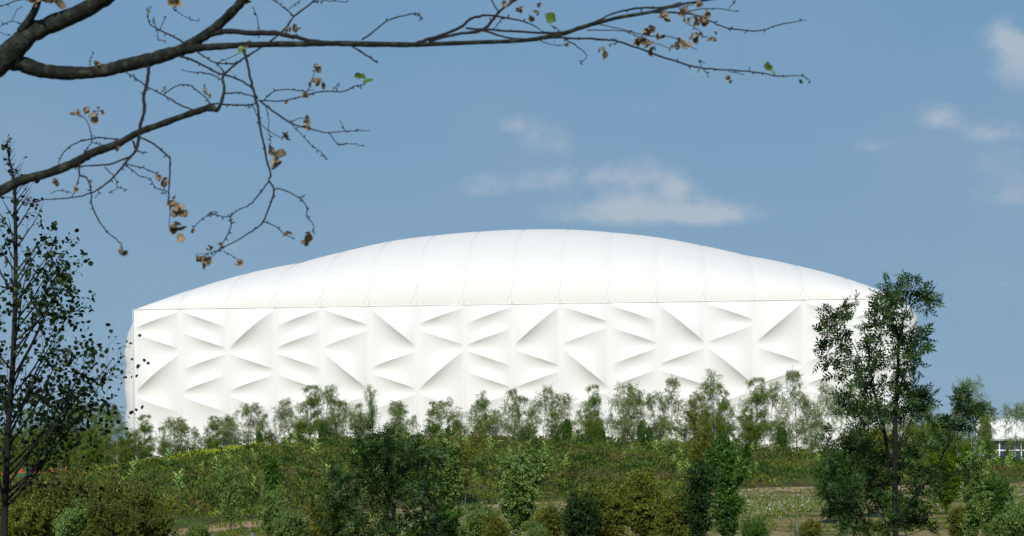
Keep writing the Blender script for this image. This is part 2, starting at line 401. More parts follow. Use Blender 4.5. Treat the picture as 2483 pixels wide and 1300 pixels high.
def roof_pt(i, u, phv, lift=0):
    m = (rise[i] * (1 - u) + rise[i + 1] * u) / 16.2 + .0; R = math.sqrt((m + 5.85) ** 2 - 5.85 ** 2)
    s = DEPTH / 2 * (1 - np.cos(phv)); bul = .8 * (4 * u * (1 - u)) ** .6 * np.sin(np.clip(phv * 4, 0, math.pi / 2)) * np.exp(-phv * 1.9) * min(1, R / 6)
    sm = .12 * R * (u * (1 - u))                                     # the ribs bow the cushions between them
    p = A + du * (i + u)
    return p[None, :] + np.outer(s, inw) + np.outer(R * np.sin(phv) + (bul + lift) * np.sin(phv) + sm * 0, [0, 0, 1]) - np.outer((bul + lift) * np.cos(phv), inw)
for i in range(16):
    nu = 13; us = np.linspace(0, 1, nu); V = np.stack([roof_pt(i, u, ph) for u in us], 1).reshape(-1, 3)
    FF = [(a * nu + b, a * nu + b + 1, (a + 1) * nu + b + 1, (a + 1) * nu + b) for a in range(roof_n - 1) for b in range(nu - 1)]
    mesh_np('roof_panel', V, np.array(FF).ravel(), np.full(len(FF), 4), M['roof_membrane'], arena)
outw = -inw
for i in range(17):
    p = A + du * i
    mb = MB()
    for dx in (-.17, .17):
        q = p + dirF * dx + outw * .0
        mb.tube([q + [0, 0, 0], q + [0, 0, BASE - EAVE]], [.028, .028], 5)
    mb.build('wall_seam', M['seam'], arena)
    if 0 < i < 16:
        mb = MB(); pts = roof_pt(i - 1, 1.0, ph, .03)
        for dx in (-.14, .14): mb.tube(pts[:18] + dirF * dx, [.03] * 18, 5)
        for s_ in (-1, 1):                                           # curved edge cables fanning out at the eave
            cp = []
            for k in range(7):
                t = k / 6; ii = i - 1 if s_ < 0 else i; u = 1 - .14 * (1 - t) ** 2 if s_ < 0 else .14 * (1 - t) ** 2
                cp.append(roof_pt(ii, u, np.array([.02 + t * .22]), .03)[0])
            mb.tube(cp, [.010] * 7, 4)
        mb.build('roof_seam', M['seam'], arena)
mb = MB(); mb.tube([A + outw * .02, B + outw * .02], [.055, .055], 6)
mb.build('eave_cable', M['seam'], arena)
for P, Q in ((A, A2), (B, B2)):
    mb = MB(); mb.tube([P, Q], [.10, .10], 6); mb.build('eave_cable', M['seam'], arena)

# ---------------------------------------------------------------- white pavilion and cabin far right
px0 = un(2409, 1130, 255); gx = px0[0]; gb = gz(gx, 255)
pav = empty('pavilion', (gx, 255, gb)); tag(pav, 'low white tented pavilion with dark glazing behind the birches at the far right', 'building')
white = plain_mat('white_panel', (.78, .78, .77), .5, .05); glass = plain_mat('dark_glass', (.03, .05, .08), .12, .2, .5, 0, .6)
def zpx(py, D=255): return un(2440, py, D)[2] - gb
mb = MB(); mb.box((9, 4, zpx(1125) / 2), (9.2, 4, zpx(1125) / 2)); mb.build('base_wall', white, pav, False)
mb = MB(); mb.box((9, 4.1, (zpx(1066) + zpx(1125)) / 2), (9, 3.9, (zpx(1066) - zpx(1125)) / 2)); mb.build('glazing', glass, pav, False)
for k in range(6):
    mb = MB(); mb.box((.8 + k * 2.8, .12, (zpx(1066) + zpx(1125)) / 2), (.07, .08, (zpx(1066) - zpx(1125)) / 2 - .01)); mb.build('mullion', white, pav, False)
mb = MB(); mb.box((9, .08, zpx(1092)), (9, .06, .09)); mb.build('transom', white, pav, False)
z0, z1 = zpx(1064), zpx(1022)
mb = MB()                                                            # tented white roof with a scalloped front
nseg = 48
pr = []; 
for k in range(nseg + 1):
    x = -.3 + 18.9 * k / nseg; sag = abs(math.sin(x * math.pi / 4.6)) ** .7
    pr.append((x, z1 - .15 - 0.9 * (1 - sag) * .5))
V = []; 
for (x, zz) in pr: V += [(x, -.3, z0), (x, -.3, zz), (x, 4, zz + 1.0), (x, 8.4, z0)]
FF = []
for k in range(nseg):
    a = k * 4
    for c in range(3): FF.append((a + c, a + 4 + c, a + 5 + c, a + 1 + c))
mesh_np('roof', V, np.array(FF).ravel(), np.full(len(FF), 4), white, pav, True)
mb = MB(); mb.box((9.15, 4, z0 - .12), (9.6, 4.5, .12)); mb.build('roof_edge', plain_mat('grey_edge', (.45, .46, .46)), pav, False)
mb = MB(); mb.box((9.3, 8, (zpx(1017) + z0) / 2), (9.6, .15, (zpx(1017) - z0) / 2)); mb.build('parapet', white, pav, False)

cb = un(2318, 1118, 210); cbz = gz(cb[0], 210)
cab = empty('cabin', (cb[0], 210, cbz)); tag(cab, 'small blue and white site cabin half hidden between the trees right of the arena', 'building')
h = un(2318, 1075, 210)[2] - cbz
mb = MB(); mb.box((0, 1.5, h * .42), (1.1, 1.5, h * .42)); mb.build('wall', plain_mat('blue_panel', (.06, .16, .34)), cab, False)
mb = MB(); mb.box((0, 1.5, h * .88), (1.2, 1.6, h * .04)); mb.build('roof', white, cab, False)
mb = MB(); mb.box((-.4, -.03, h * .4), (.35, .03, h * .38)); mb.build('door', white, cab, False)

# barriers at the far left
def fence(name, x0, x1, D, ytop, label, col, cat, n, rag):
    pa, pb = un(x0, 1160, D), un(x1, 1160, D); rng = random.Random(x0 + 7)
    e = empty(name, (pa[0], D, gz(pa[0], D))); tag(e, label, cat)
    zt = un((x0 + x1) / 2, ytop, D)[2]; mat = plain_mat(name + '_mesh', col, .7, .25, 6)
    L = pb[0] - pa[0]; V = []; FF = []; m = n * 6
    for k in range(m + 1):
        x = pa[0] + L * k / m; g = gz(x, D); top = zt - rag * (abs(math.sin(k * math.pi / 6)) ** .6) - rng.uniform(0, rag * .4)
        for q in range(4): V.append((x - pa[0], .05 * math.sin(k * 1.7 + q), (g + .02) + (top - g) * q / 3 - e.location.z))
    for k in range(m):
        for q in range(3): a = k * 4 + q; FF.append((a, a + 4, a + 5, a + 1))
    mesh_np('netting', V, np.array(FF).ravel(), np.full(len(FF), 4), mat, e, True)
    for k in range(n + 1):
        x = pa[0] + L * k / n; g = gz(x, D); mb = MB()
        mb.tube([(x - pa[0], .09, g - e.location.z - .1), (x - pa[0], .09, zt + .05 - e.location.z)], [.03, .025], 6)
        mb.build('post', M['grey_bark'], e)
    return e
fence('barrier_netting', -60, 160, 109, 1131, 'orange plastic barrier netting sagging between posts behind the left trees', (.42, .07, .02), 'barrier', 6, .35)
fence('screen_fence', 38, 100, 106, 1146, 'green screened fence section in front of the orange netting', (.02, .13, .07), 'fence', 2, .05)

# ---------------------------------------------------------------- trees
def grow(rng, tubes, leaves, p, d, L, r, lvl, P):
    n = max(3, int(L / P['seg'][min(lvl, len(P['seg']) - 1)])); st = L / n
    pts = [np.array(p, float)]; R = [r]; d = np.array(d, float); d /= np.linalg.norm(d)
    tr = P['trop'][min(lvl, len(P['trop']) - 1)]; wob = P['wob'][min(lvl, len(P['wob']) - 1)]
    maxl = P['levels']; last = lvl >= maxl
    ch = P['kids'][lvl] if lvl < maxl else 0; start = P['start'][min(lvl, len(P['start']) - 1)]
    kid_ts = sorted(rng.uniform(start, .97) for _ in range(int(ch * (L if P.get('perlen', 0) and lvl > 0 else 1) + .5))) if ch else []
    ki = 0; az = rng.uniform(0, 6.28)
    for i in range(n):
        d = d + np.array([rng.gauss(0, wob), rng.gauss(0, wob), rng.gauss(0, wob) + tr]); d /= np.linalg.norm(d)
        q = pts[-1] + d * st; pts.append(q); t = (i + 1) / n; rr = r * (1 - t) ** .8 * .85 + r * .15; R.append(rr)
        while ki < len(kid_ts) and kid_ts[ki] <= t:
            tk = kid_ts[ki]; ki += 1; az += 2.4 + rng.uniform(-.5, .5)
            ang = P['ang'][min(lvl, len(P['ang']) - 1)] * rng.uniform(.8, 1.2)
            s1 = np.cross(d, [math.cos(az), math.sin(az), .01]); s1 /= np.linalg.norm(s1) + 1e-9
            cd = d * math.cos(ang) + s1 * math.sin(ang)
            cl = P['len'][lvl](tk) * rng.uniform(P.get('rag', .75), 1.25 if 'rag' not in P else 1.5) * (1 if lvl == 0 else L)
            grow(rng, tubes, leaves, q, cd, cl, max(rr * P['rr'], P['rmin']), lvl + 1, P)
        if lvl >= P['leaflvl']:
            k = P['lpm'] * st * (1.0 if t > .1 else .3); k = int(k) + (rng.random() < k - int(k))
            for _ in range(k):
                w = rng.uniform(0, st)
                ld = d * P.get('lfwd', .3) + np.array([rng.gauss(0, .6), rng.gauss(0, .6), rng.gauss(P['ldroop'], .45)])
                leaves.append((q - d * w + np.array([rng.gauss(0, 1), rng.gauss(0, 1), rng.gauss(0, 1)]) * P['lspread'], ld, P['lsize'] * rng.uniform(.65, 1.2)))
    tubes.append((pts, R, 7 if lvl == 0 else (5 if lvl == 1 else 3)))
def finish(root, tubes, leaves, barkm, leafm, tmpl, seed, crown='foliage', split=False):
    mb = MB(); mb2 = MB()
    for (pts, R, n) in tubes: (mb if (n >= 7 or not split) else mb2).tube(pts, R, n, cap=False)
    mb.build('trunk', barkm, root)
    if split and mb2.k: mb2.build('branches', barkm, root)
    rng = np.random.default_rng(seed)
    pos = np.array([l[0] for l in leaves]); dr = np.array([l[1] for l in leaves]); s = np.array([l[2] for l in leaves])
    scatter(crown, TT[tmpl], pos, dr, s, leafm, root, rng)

def P_birch(H, drop=-.10, dens=1.0, up=0.8, wid=.30):
    wid = wid * 1.4; dens = dens * 1.25
    return dict(levels=3, seg=[H / 14, H / 30, H / 40, H / 50], trop=[.03, .02, drop, -.16], wob=[.04, .10, .14, .14], kids=[int(24), 6, 4], start=[.07, .15, .1],
        ang=[up, .7, .7], len=[lambda t: H * wid * (1.12 - t) ** .75 * min(1, .45 + 1.3 * t), lambda t: .55 * (1.1 - .5 * t), lambda t: .6], rr=.45, rmin=H * .0012,
        leaflvl=2, lpm=11 * dens * 4 / H, lsize=H * .050, ldroop=-.75, lspread=H * .006, lfwd=.6)
def P_sap(H, dens=1.0, wid=.2, ang=.5, droop=0.0, ls=.03):
    return dict(levels=2, seg=[H / 14, H / 30, H / 40], trop=[.02, .05, .0], wob=[.05, .12, .17], kids=[30, 9], start=[.1, .1],
        ang=[ang, .7], len=[lambda t: H * wid * 1.25 * (.55 + .75 * t) * max(.12, 1.12 - t) ** .6, lambda t: .5], rr=.4, rmin=H * .001,
        rag=.25, leaflvl=1, lpm=44 * dens * 3 / H, lsize=H * ls * .74, ldroop=droop, lspread=H * .008, lfwd=.5)

def make(name, H, P, barkm, leafm, tmpl, seed, stems=1, spread=.0, lean=0, r0=.011):
    rng = random.Random(seed); root = empty(name); tubes = []; leaves = []
    for k in range(stems):
        a = rng.uniform(0, 6.28); sp = spread * rng.uniform(.5, 1.1) if stems > 1 else lean
        hh = H * (1 if k == 0 else rng.uniform(.7, .97))
        grow(rng, tubes, leaves, (math.cos(a) * .04 * (stems > 1), math.sin(a) * .04 * (stems > 1), -.1), (math.cos(a) * sp, math.sin(a) * sp * .8, 1), hh, H * r0, 0, P)
    finish(root, tubes, leaves, barkm, leafm, tmpl, seed)
    return root
def place(o, px, D, ytop=None, H0=None, rz=0, wx=1.0):
    x = (px - CX) * D / F * CR; z = gz(x, D)
    x = un(px, HY - (z - EYE) / D * F, D)[0]; z = gz(x, D)
    o.location = (x, D, z); o.rotation_euler = (0, 0, rz)
    if ytop is not None:
        s = (un(px, ytop, D)[2] - z) / H0; o.scale = (s * wx, s * wx, s)
    return o

# --- birches along the crest
GB = 'young trees along the crest of the mound in front of the arena'
Hb = 4.0
protos = {}
for i, (dr, de, up, w, lm) in enumerate([(-.10, 1.0, .75, .30, 'birch_leaf'), (-.16, .9, .85, .33, 'birch_leaf'), (-.05, 1.3, .65, .26, 'birch_leaf'), (-.14, .7, .7, .30, 'birch_leaf'),
                                     (-.06, 1.9, .6, .27, 'birch_leaf'), (-.08, 1.8, .7, .30, 'birch_leaf_yellow'), (-.1, 1.2, .95, .28, 'birch_leaf')]):
    protos[i] = [make('birch_tree', Hb, P_birch(Hb, dr, de, up, w), M['birch_bark'], M[lm], 'spray', 40 + i, stems=1, lean=.05, r0=.0095), False]
protos[7] = [make('dark_sapling', Hb, P_sap(Hb, 1.0, .24, .55, -.1, .04), M['grey_bark'], M['willow_leaf'], 'spray2', 61, stems=2, spread=.08), False]
ordn = ['first', 'second', 'third', 'fourth', 'fifth', 'sixth', 'seventh', 'eighth', 'ninth', 'tenth', 'eleventh', 'twelfth', 'thirteenth', 'fourteenth', 'fifteenth', 'sixteenth']
crest_list = [  # px, top y, proto, width factor
 (-35, 1010, 2, 1), (18, 1040, 4, 1.2), (62, 1005, 0, 1), (108, 1020, 4, 1.2), (148, 1000, 1, 1), (196, 965, 2, 1), (228, 1015, 4, 1.1), (253, 978, 1, .9), (284, 995, 6, .9),
 (348, 1014, 4, 1.1), (392, 1040, 0, .9), (425, 1010, 1, 1.1), (478, 1040, 2, .9), (515, 1015, 4, 1.0), (560, 1005, 3, .9), (602, 975, 1, 1.0), (640, 1010, 0, .8), (690, 965, 3, .9),
 (752, 944, 4, 1.0), (790, 932, 1, .8), (842, 968, 3, 1.0), (870, 985, 0, .8), (905, 942, 7, .8), (962, 970, 1, .8), (1003, 1005, 3, .7), (1052, 980, 4, 1.0), (1098, 1010, 6, .8), (1165, 956, 2, .9), (1200, 990, 3, .8), (1238, 953, 0, .8),
 (1292, 985, 2, .8), (1318, 934, 3, .8), (1362, 952, 1, 1.0), (1402, 1000, 0, .7), (1437, 943, 4, .85), (1478, 1000, 3, .6), (1512, 925, 3, .9), (1548, 942, 1, .8), (1582, 950, 1, .9), (1630, 930, 0, .9),
 (1692, 950, 5, .9), (1736, 908, 2, .9), (1760, 955, 4, .8), (1832, 928, 4, .95), (1868, 925, 1, .7), (1932, 913, 0, .9), (1968, 965, 3, .9), (2010, 925, 3, .8), (2062, 940, 0, 1.0), (2108, 955, 1, 1.0), (2150, 985, 2, 1.0),
 (2198, 985, 3, 1.0), (2246, 965, 2, 1.1), (2290, 1010, 4, 1.2), (2322, 1000, 2, 1.0), (2358, 913, 3, .75), (2394, 985, 4, .85), (2462, 975, 1, .85), (2520, 1000, 0, 1)]
bay_seen = {}
rg = random.Random(5)
for (px, yt, k, wf) in crest_list:
    t = (px - CX) / F; D = float(prof(t)[3]) + rg.uniform(.5, 5)
    pr = protos[k]
    if pr[1]: o = copy_tree(pr[0])
    else: o = pr[0]; pr[1] = True
    place(o, px, D, yt, Hb, rg.uniform(0, 6.28), wf)
    bay = int((px - 324) // 116.4) if px >= 324 else -1
    kind = {0: 'slim', 1: 'drooping', 2: 'upright', 3: 'sparse', 4: 'bushy', 5: 'yellow-green', 6: 'wide-branched', 7: 'dark grey-green'}[k]
    if bay < 0:
        lab = f'{kind} young tree left of the arena, ' + {-35: 'just outside the alder trunk', 18: 'behind the alder trunk', 62: 'above the green screened fence', 108: 'above the orange netting', 148: 'at the netting end', 196: 'with a pale stem', 228: 'between two pale birches', 253: 'tallest there', 284: 'nearest the arena corner'}[px]
    elif bay < 16:
        lab = f'{kind} tree on the crest before the {"left" if (px - 324) % 116.4 < 39 else "middle" if (px - 324) % 116.4 < 78 else "right"} of the {ordn[bay]} wall bay'
    else:
        lab = f'{kind} young tree on the crest right of the arena, ' + {2198: 'against its right corner', 2246: 'behind the ash limbs', 2290: 'in front of the blue cabin', 2322: 'just right of the blue cabin', 2358: 'tallest there, against clear sky', 2394: 'left of the white pavilion', 2462: 'in front of the pavilion glazing', 2520: 'at the frame edge'}[px]
    tag(o, lab, 'tree', GB)

# --- saplings and shrubs between path and camera
def sap(name, px, D, ytop, P, H, bark, leaf, tm, seed, label, cat='shrub', group=None, stems=3, spread=.12, wx=1.0, r0=.009):
    o = make(name, H, P, M[bark], M[leaf], tm, seed, stems, spread, r0=r0)
    place(o, px, D, ytop, H, 0, wx); tag(o, label, cat, group); return o
def shrubP(H, dens=1, wid=.33, ls=.03, ang=.75): return P_sap(H, dens, wid, ang, .0, ls)
W_ = 'silvery willow saplings in the meadow'
sap('willow_sapling', 1092, 50, 1082, P_sap(3, 2.2, .17, .45, -.1, .045), 3, 'grey_bark', 'willow_leaf', 'broad', 101, 'silver-green willow sapling right of the dark ash sapling', group=W_, stems=4, spread=.09, wx=1.15)
sap('willow_sapling', 1258, 48, 1085, P_sap(3, 2.0, .20, .5, -.1, .045), 3, 'grey_bark', 'willow_leaf', 'broad', 102, 'tall silver-green willow sapling standing alone between the ash sapling and the yellow shrub', group=W_, stems=5, spread=.12, wx=1.05)
sap('willow_sapling', 655, 50, 1190, P_sap(2.2, 1.7, .26, .6, -.1, .045), 2.2, 'grey_bark', 'willow_leaf', 'broad', 103, 'low silvery willow in front of the narrow dark sapling', group=W_, stems=5, spread=.18, wx=.75)
sap('willow_sapling', 560, 56, 1128, P_sap(2.6, 1.1, .2, .5, -.1, .045), 2.6, 'grey_bark', 'willow_leaf', 'broad', 104, 'thin pale willow sapling left of the narrow dark sapling', group=W_, stems=3, spread=.1, wx=.7)
sap('willow_sapling', 742, 46, 1262, P_sap(1.5, 1.4, .3, .6, 0, .06), 1.5, 'grey_bark', 'willow_leaf', 'broad', 105, 'smallest willow, low on the soil path left of the ash sapling', group=W_, stems=5, spread=.25)
sap('willow_sapling', 2365, 42, 1098, P_sap(3, 1.3, .18, .5, -.1, .042), 3, 'grey_bark', 'willow_leaf', 'broad', 106, 'blue-green willow sapling right of the big ash tree', group=W_, stems=4, spread=.08, wx=.85)
sap('willow_sapling', 2470, 40, 1225, P_sap(2, 1.8, .26, .6, 0, .05), 2, 'grey_bark', 'willow_leaf', 'broad', 107, 'low willow shrub at the bottom right corner', group=W_, stems=5, spread=.2)
sap('willow_sapling', 195, 37, 1222, P_sap(1.8, 1.3, .26, .6, 0, .05), 1.8, 'grey_bark', 'willow_leaf', 'broad', 108, 'pale low willow in front of the brown shrubs at the bottom left', group=W_, stems=6, spread=.25)
sap('green_sapling', 662, 56, 1102, P_sap(2.6, 2.6, .14, .42, 0, .036), 2.6, 'dark_bark', 'bright_leaf', 'broad', 111, 'narrow dark green sapling in front of the left slope', 'sapling', stems=2, spread=.05, wx=1.0)
sap('green_sapling', 1766, 43, 1064, P_sap(3, 2.6, .125, .35, 0, .036), 3, 'grey_bark', 'bright_leaf', 'broad', 112, 'bright green column-shaped sapling left of the big ash tree', 'sapling', stems=4, spread=.05, wx=1.1)
sap('dark_sapling', 1688, 41, 1128, P_sap(2.6, 1.1, .24, .5, 0, .042), 2.6, 'dark_bark', 'ash_leaf', 'broad', 113, 'dark multi-stemmed sapling beside the bright green column', 'sapling', stems=4, spread=.12, wx=.95, r0=.013)
sap('yellow_sapling', 1692, 84, 1010, P_sap(3.6, 1.5, .22, .5, 0, .028), 3.6, 'grey_bark', 'olive_leaf', 'broad', 114, 'yellow-green sapling whose crown overlaps the arena wall left of the bright green column', 'sapling', stems=3, spread=.08, wx=1.05)
sap('yellow_sapling', 1125, 76, 1040, P_sap(3.2, 1.0, .28, .55, 0, .028), 3.2, 'grey_bark', 'olive_leaf', 'broad', 115, 'yellow-green sapling reaching the crest behind the silver willow', 'sapling', stems=3, spread=.15)
sap('bright_shrub', 1740, 80, 1078, P_sap(2, 2.4, .3, .6, 0, .05), 2, 'grey_bark', 'bright_leaf', 'broad', 116, 'small bright green bush low on the crest behind the green column', stems=4, spread=.25)
O_ = 'olive shrubs in the middle of the meadow'
sap('olive_shrub', 1462, 45, 1172, shrubP(2.2, 1.6, .31, .042), 2.2, 'grey_bark', 'olive_leaf', 'broad', 121, 'broad yellow-olive shrub right of the lone willow sapling', group=O_, stems=7, spread=.4)
sap('olive_shrub', 1572, 46, 1158, shrubP(2.2, 1.6, .31, .042), 2.2, 'grey_bark', 'olive_leaf', 'broad', 122, 'taller yellow-olive shrub just left of the dark multi-stemmed sapling', group=O_, stems=7, spread=.4)
sap('dark_shrub', 1398, 44, 1205, shrubP(1.8, 1.5, .34, .05), 1.8, 'dark_bark', 'ash_leaf', 'broad', 123, 'dark green shrub at the left foot of the olive shrubs', stems=6, spread=.3, wx=.85)
B_ = 'brown-olive shrubs at the lower left'
for (px, D, yt, sd, wx, lab) in [(110, 40, 1175, 131, .85, 'leftmost brown-olive shrub beside the alder trunk'), (205, 42, 1160, 132, .9, 'tallest brown-olive shrub under the alder branches'), (300, 41, 1178, 133, .8, 'rightmost brown-olive shrub at the foot of the green slope'), (262, 37, 1222, 134, .85, 'lower front brown-olive shrub')]:
    sap('brown_shrub', px, D, yt, shrubP(2.4, 1.35, .38, .038), 2.4, 'dark_bark', 'brown_leaf', 'broad', sd, lab, group=B_, stems=7, spread=.42, wx=wx)
sap('green_shrub', 375, 43, 1205, shrubP(2.0, 2.2, .3, .045), 2.0, 'grey_bark', 'olive_leaf', 'broad', 136, 'mid-green shrub beside the start of the soil path', stems=6, spread=.3)
sap('olive_shrub', 2135, 60, 1050, shrubP(3, 2.4, .25, .04, .6), 3, 'grey_bark', 'olive_leaf', 'broad', 141, 'tall olive sapling filling the gap behind the ash trunk', 'sapling', stems=4, spread=.2)
sap('green_shrub', 2030, 56, 1100, shrubP(3, 2.0, .28, .04, .6), 3, 'grey_bark', 'bright_leaf', 'broad', 142, 'leafy green shrub behind the left side of the ash crown', stems=5, spread=.25)
sap('green_shrub', 2290, 62, 1095, shrubP(3, 1.6, .28, .04, .6), 3, 'grey_bark', 'birch_leaf', 'broad', 143, 'green shrub behind the right limbs of the ash', stems=5, spread=.2)
sap('green_shrub', 2185, 54, 1200, shrubP(1.6, 2.0, .36, .055), 1.6, 'grey_bark', 'bright_leaf', 'broad', 144, 'low bright green bush at the foot of the ash', stems=6, spread=.35)

LS = 'low leafy shrubs scattered over the meadow'
lowp = [make('low_shrub', 1.6, shrubP(1.6, 1.7, .40, .05, .8), M[bk], M[lf], 'broad', 300 + i, 6, .4) for i, (bk, lf) in enumerate([('grey_bark', 'willow_leaf'), ('grey_bark', 'olive_leaf'), ('dark_bark', 'bright_leaf')])]
lused = [0, 0, 0]
for (px, D, yt, k, lab) in [(1168, 46, 1232, 0, 'low shrub between the two tall willow saplings'), (1330, 46, 1238, 1, 'low olive shrub just right of the lone willow sapling'), (1205, 43, 1262, 1, 'low shrub nearest the camera left of the lone willow'),
    (1640, 44, 1205, 1, 'low olive shrub against the foot of the dark sapling'), (1835, 42, 1262, 2, 'low green shrub right of the bright green column'), (700, 44, 1250, 0, 'low shrub at the foot of the low silvery willow'), (60, 38, 1235, 1, 'low olive shrub at the foot of the alder'),
    (2405, 52, 1165, 2, 'small bright bush above the blue-green willow'), (2420, 42, 1262, 0, 'low shrub between the blue-green willow and the corner willow'), (1962, 42, 1270, 1, 'low shrub between the lone tree guard and the ash'), (800, 43, 1225, 1, 'low olive shrub left of the ash sapling'), (1085, 43, 1240, 2, 'low dark shrub right of the ash sapling stems'), (480, 43, 1280, 0, 'lowest shrub on the soil path near the left guards'), (1305, 43, 1275, 0, 'low shrub below the lone willow, right side'), (2330, 45, 1240, 1, 'low olive shrub between the ash and the blue-green willow'), (30, 44, 1190, 1, 'olive shrub just left behind the alder trunk')]:
    o = copy_tree(lowp[k]) if lused[k] else lowp[k]; lused[k] = 1
    place(o, px, D, yt, 1.6, px * .37); o.scale = (o.scale[2] * .9, o.scale[2] * .9, o.scale[2]); tag(o, lab, 'shrub', LS)
rr_ = random.Random(12)
# second, lower row of young birches filling the crest
for i in range(20):
    px = 350 + i * 91 + rr_.uniform(-16, 16) if i else 335; k = rr_.choice([0, 1, 2, 3, 6]); o = copy_tree(protos[k][0])
    t = (px - CX) / F; D = float(prof(t)[3]) + rr_.uniform(4, 9); cy = np.interp(px, [c[0] for c in crest_px], [c[1] for c in crest_px])
    place(o, px, D, cy - rr_.uniform(66, 100), Hb, rr_.uniform(0, 6.28), 1.25)
    tag(o, 'shorter feathery birch half hidden in the second row behind the crest', 'tree', 'second row of birches behind the crest')
GL = 'low birch bushes under the taller trees on the crest'
lb = make('birch_bush', 2.2, P_sap(2.2, 1.0, .40, .75, -.2, .035), M['birch_bark'], M['birch_leaf'], 'spray2', 320, 4, .3); first = True

for i in range(24):
    px = 340 + i * 78 + rr_.uniform(-14, 14)
    o = lb if first else copy_tree(lb); first = False
    t = (px - CX) / F; D = float(prof(t)[3]) + rr_.uniform(.5, 4); cy = np.interp(px, [c[0] for c in crest_px], [c[1] for c in crest_px])
    place(o, px, D, cy - rr_.uniform(32, 62), 2.2, px); o.scale = (o.scale[2] * 1.4, o.scale[2] * 1.4, o.scale[2])
    tag(o, 'knee-high birch bush filling the gaps under the taller trees on the crest', 'shrub', GL)

hb = make('hedge_bush', 2.4, P_sap(2.4, 1.8, .38, .7, -.1, .045), M['dark_bark'], M['brown_leaf'], 'broad', 330, 5, .35)
hb2 = make('hedge_bush', 2.4, P_sap(2.4, 1.8, .38, .7, -.1, .045), M['dark_bark'], M['willow_leaf'], 'broad', 331, 5, .35)
hu = [0, 0]
for i, (px, yt) in enumerate([(-25, 1060), (12, 1075), (45, 1066), (80, 1085), (112, 1062), (140, 1078), (172, 1058), (205, 1080), (235, 1064), (268, 1085), (298, 1070), (322, 1092), (2215, 1040), (2240, 1052), (2268, 1035), (2300, 1058), (2345, 1070)]):
    k = i % 2; src = (hb, hb2)[k]; o = copy_tree(src) if hu[k] else src; hu[k] = 1
    t = (px - CX) / F; D = float(prof(t)[3]) + 9 + (i * 7) % 5
    place(o, px, D, yt, 2.4, px * .7); o.scale = (o.scale[2] * .9, o.scale[2] * .9, o.scale[2])
    tag(o, 'dark hedge bush behind the pale birch stems left of the arena' if i < 12 else 'dark hedge bush behind the birches between the arena and the pavilion', 'shrub', 'hedge bushes left of the arena' if i < 12 else 'hedge bushes right of the arena')

# --- ash trees from traced limbs and leaf clumps
def traced(name, D, limbs, blobs, leafm, seed, label, base_px, tw_n=6, lsize=.12, depth=.6, lmin=26, barkm='dark_bark'):
    rng = random.Random(seed)
    b0 = un(base_px[0], base_px[1], D); gzz = gz(b0[0], D); root = empty(name, (b0[0], D, gzz)); off = np.array([b0[0], D, gzz])
    tubes = []; leaves = []; sk = []; dmap = {}
    for (pts, w0, w1, dd) in limbs:
        ps = [un(x, y, D) for x, y in pts]; ps = [p + np.array([0, dd * min(1, i / 2.0), 0]) for i, p in enumerate(ps)]
        ps = spline(ps, 5); n = len(ps); R = np.linspace(w0, w1, n) / F * D / 2 * (.60 if D < 30 else .8)
        ps = [p + np.array([rng.gauss(0, .006), rng.gauss(0, .02), rng.gauss(0, .006)]) for p in ps]
        tubes.append(([p - off for p in ps], R, 7 if w0 >= 15 else 5))
        for p, r in zip(ps, R): sk.append((p, r))
    ps = [p for p, _ in sk]; SP = np.array(ps); SRr = np.array([r for _, r in sk])
    for (bx, by, br) in blobs:
        c = un(bx, by, D); j = np.argmin(((SP - c)[:, [0, 2]] ** 2).sum(1) + .25 * np.maximum(0, SP[:, 2] - c[2] + .05)); a = SP[j]
        c = c + np.array([0, (a[1] - D) + rng.uniform(-1, 1) * depth, 0]); rb = br / F * D
        mid = (a + c) / 2 + np.array([0, 0, -.03]); bp = spline([a, mid, c], 3)
        tubes.append(([p - off for p in bp], np.linspace(min(SRr[j] * .6, .012), .004, len(bp)), 4))
        k = max(3, int(tw_n * (br / 40) ** 1.3 * (.66 if by < 960 and D < 30 else .9)))
        for _ in range(k):
            v = np.array([rng.gauss(0, 1), rng.gauss(0, 1), rng.gauss(0.25, 1)]); v /= np.linalg.norm(v)
            e = c + v * rb * rng.uniform(.4, .9) * np.array([1, 1.4, 1]); s0 = bp[rng.randrange(len(bp) // 2, len(bp))]
            tp = spline([s0, (s0 + e) / 2 + np.array([rng.gauss(0, .01), 0, .01]), e], 2)
            tubes.append(([p - off for p in tp], np.linspace(.0045, .002, len(tp)), 3))
            for q in range(rng.randint(5, 8)):
                pp = tp[rng.randrange(len(tp) // 2, len(tp))] + np.array([rng.gauss(0, .012), rng.gauss(0, .02), rng.gauss(0, .012)])
                ld = v * .7 + np.array([rng.gauss(0, .7), rng.gauss(0, .7), rng.gauss(-.05, .55)])
                leaves.append((pp - off, ld, lsize * rng.uniform(.65, 1.15)))
    finish(root, tubes, leaves, M[barkm], M[leafm], 'ash', seed, split=True); tag(root, label, 'tree'); return root
def spline(pts, k=4):
    P = [np.asarray(p, float) for p in pts]; out = []
    for i in range(len(P) - 1):
        p0 = P[i - 1] if i else 2 * P[0] - P[1]; p1, p2 = P[i], P[i + 1]; p3 = P[i + 2] if i + 2 < len(P) else 2 * P[-1] - P[-2]
        for j in range(k):
            t = j / k; out.append(.5 * (2 * p1 + (p2 - p0) * t + (2 * p0 - 5 * p1 + 4 * p2 - p3) * t * t + (3 * p1 - p0 - 3 * p2 + p3) * t ** 3))
    out.append(P[-1]); return out
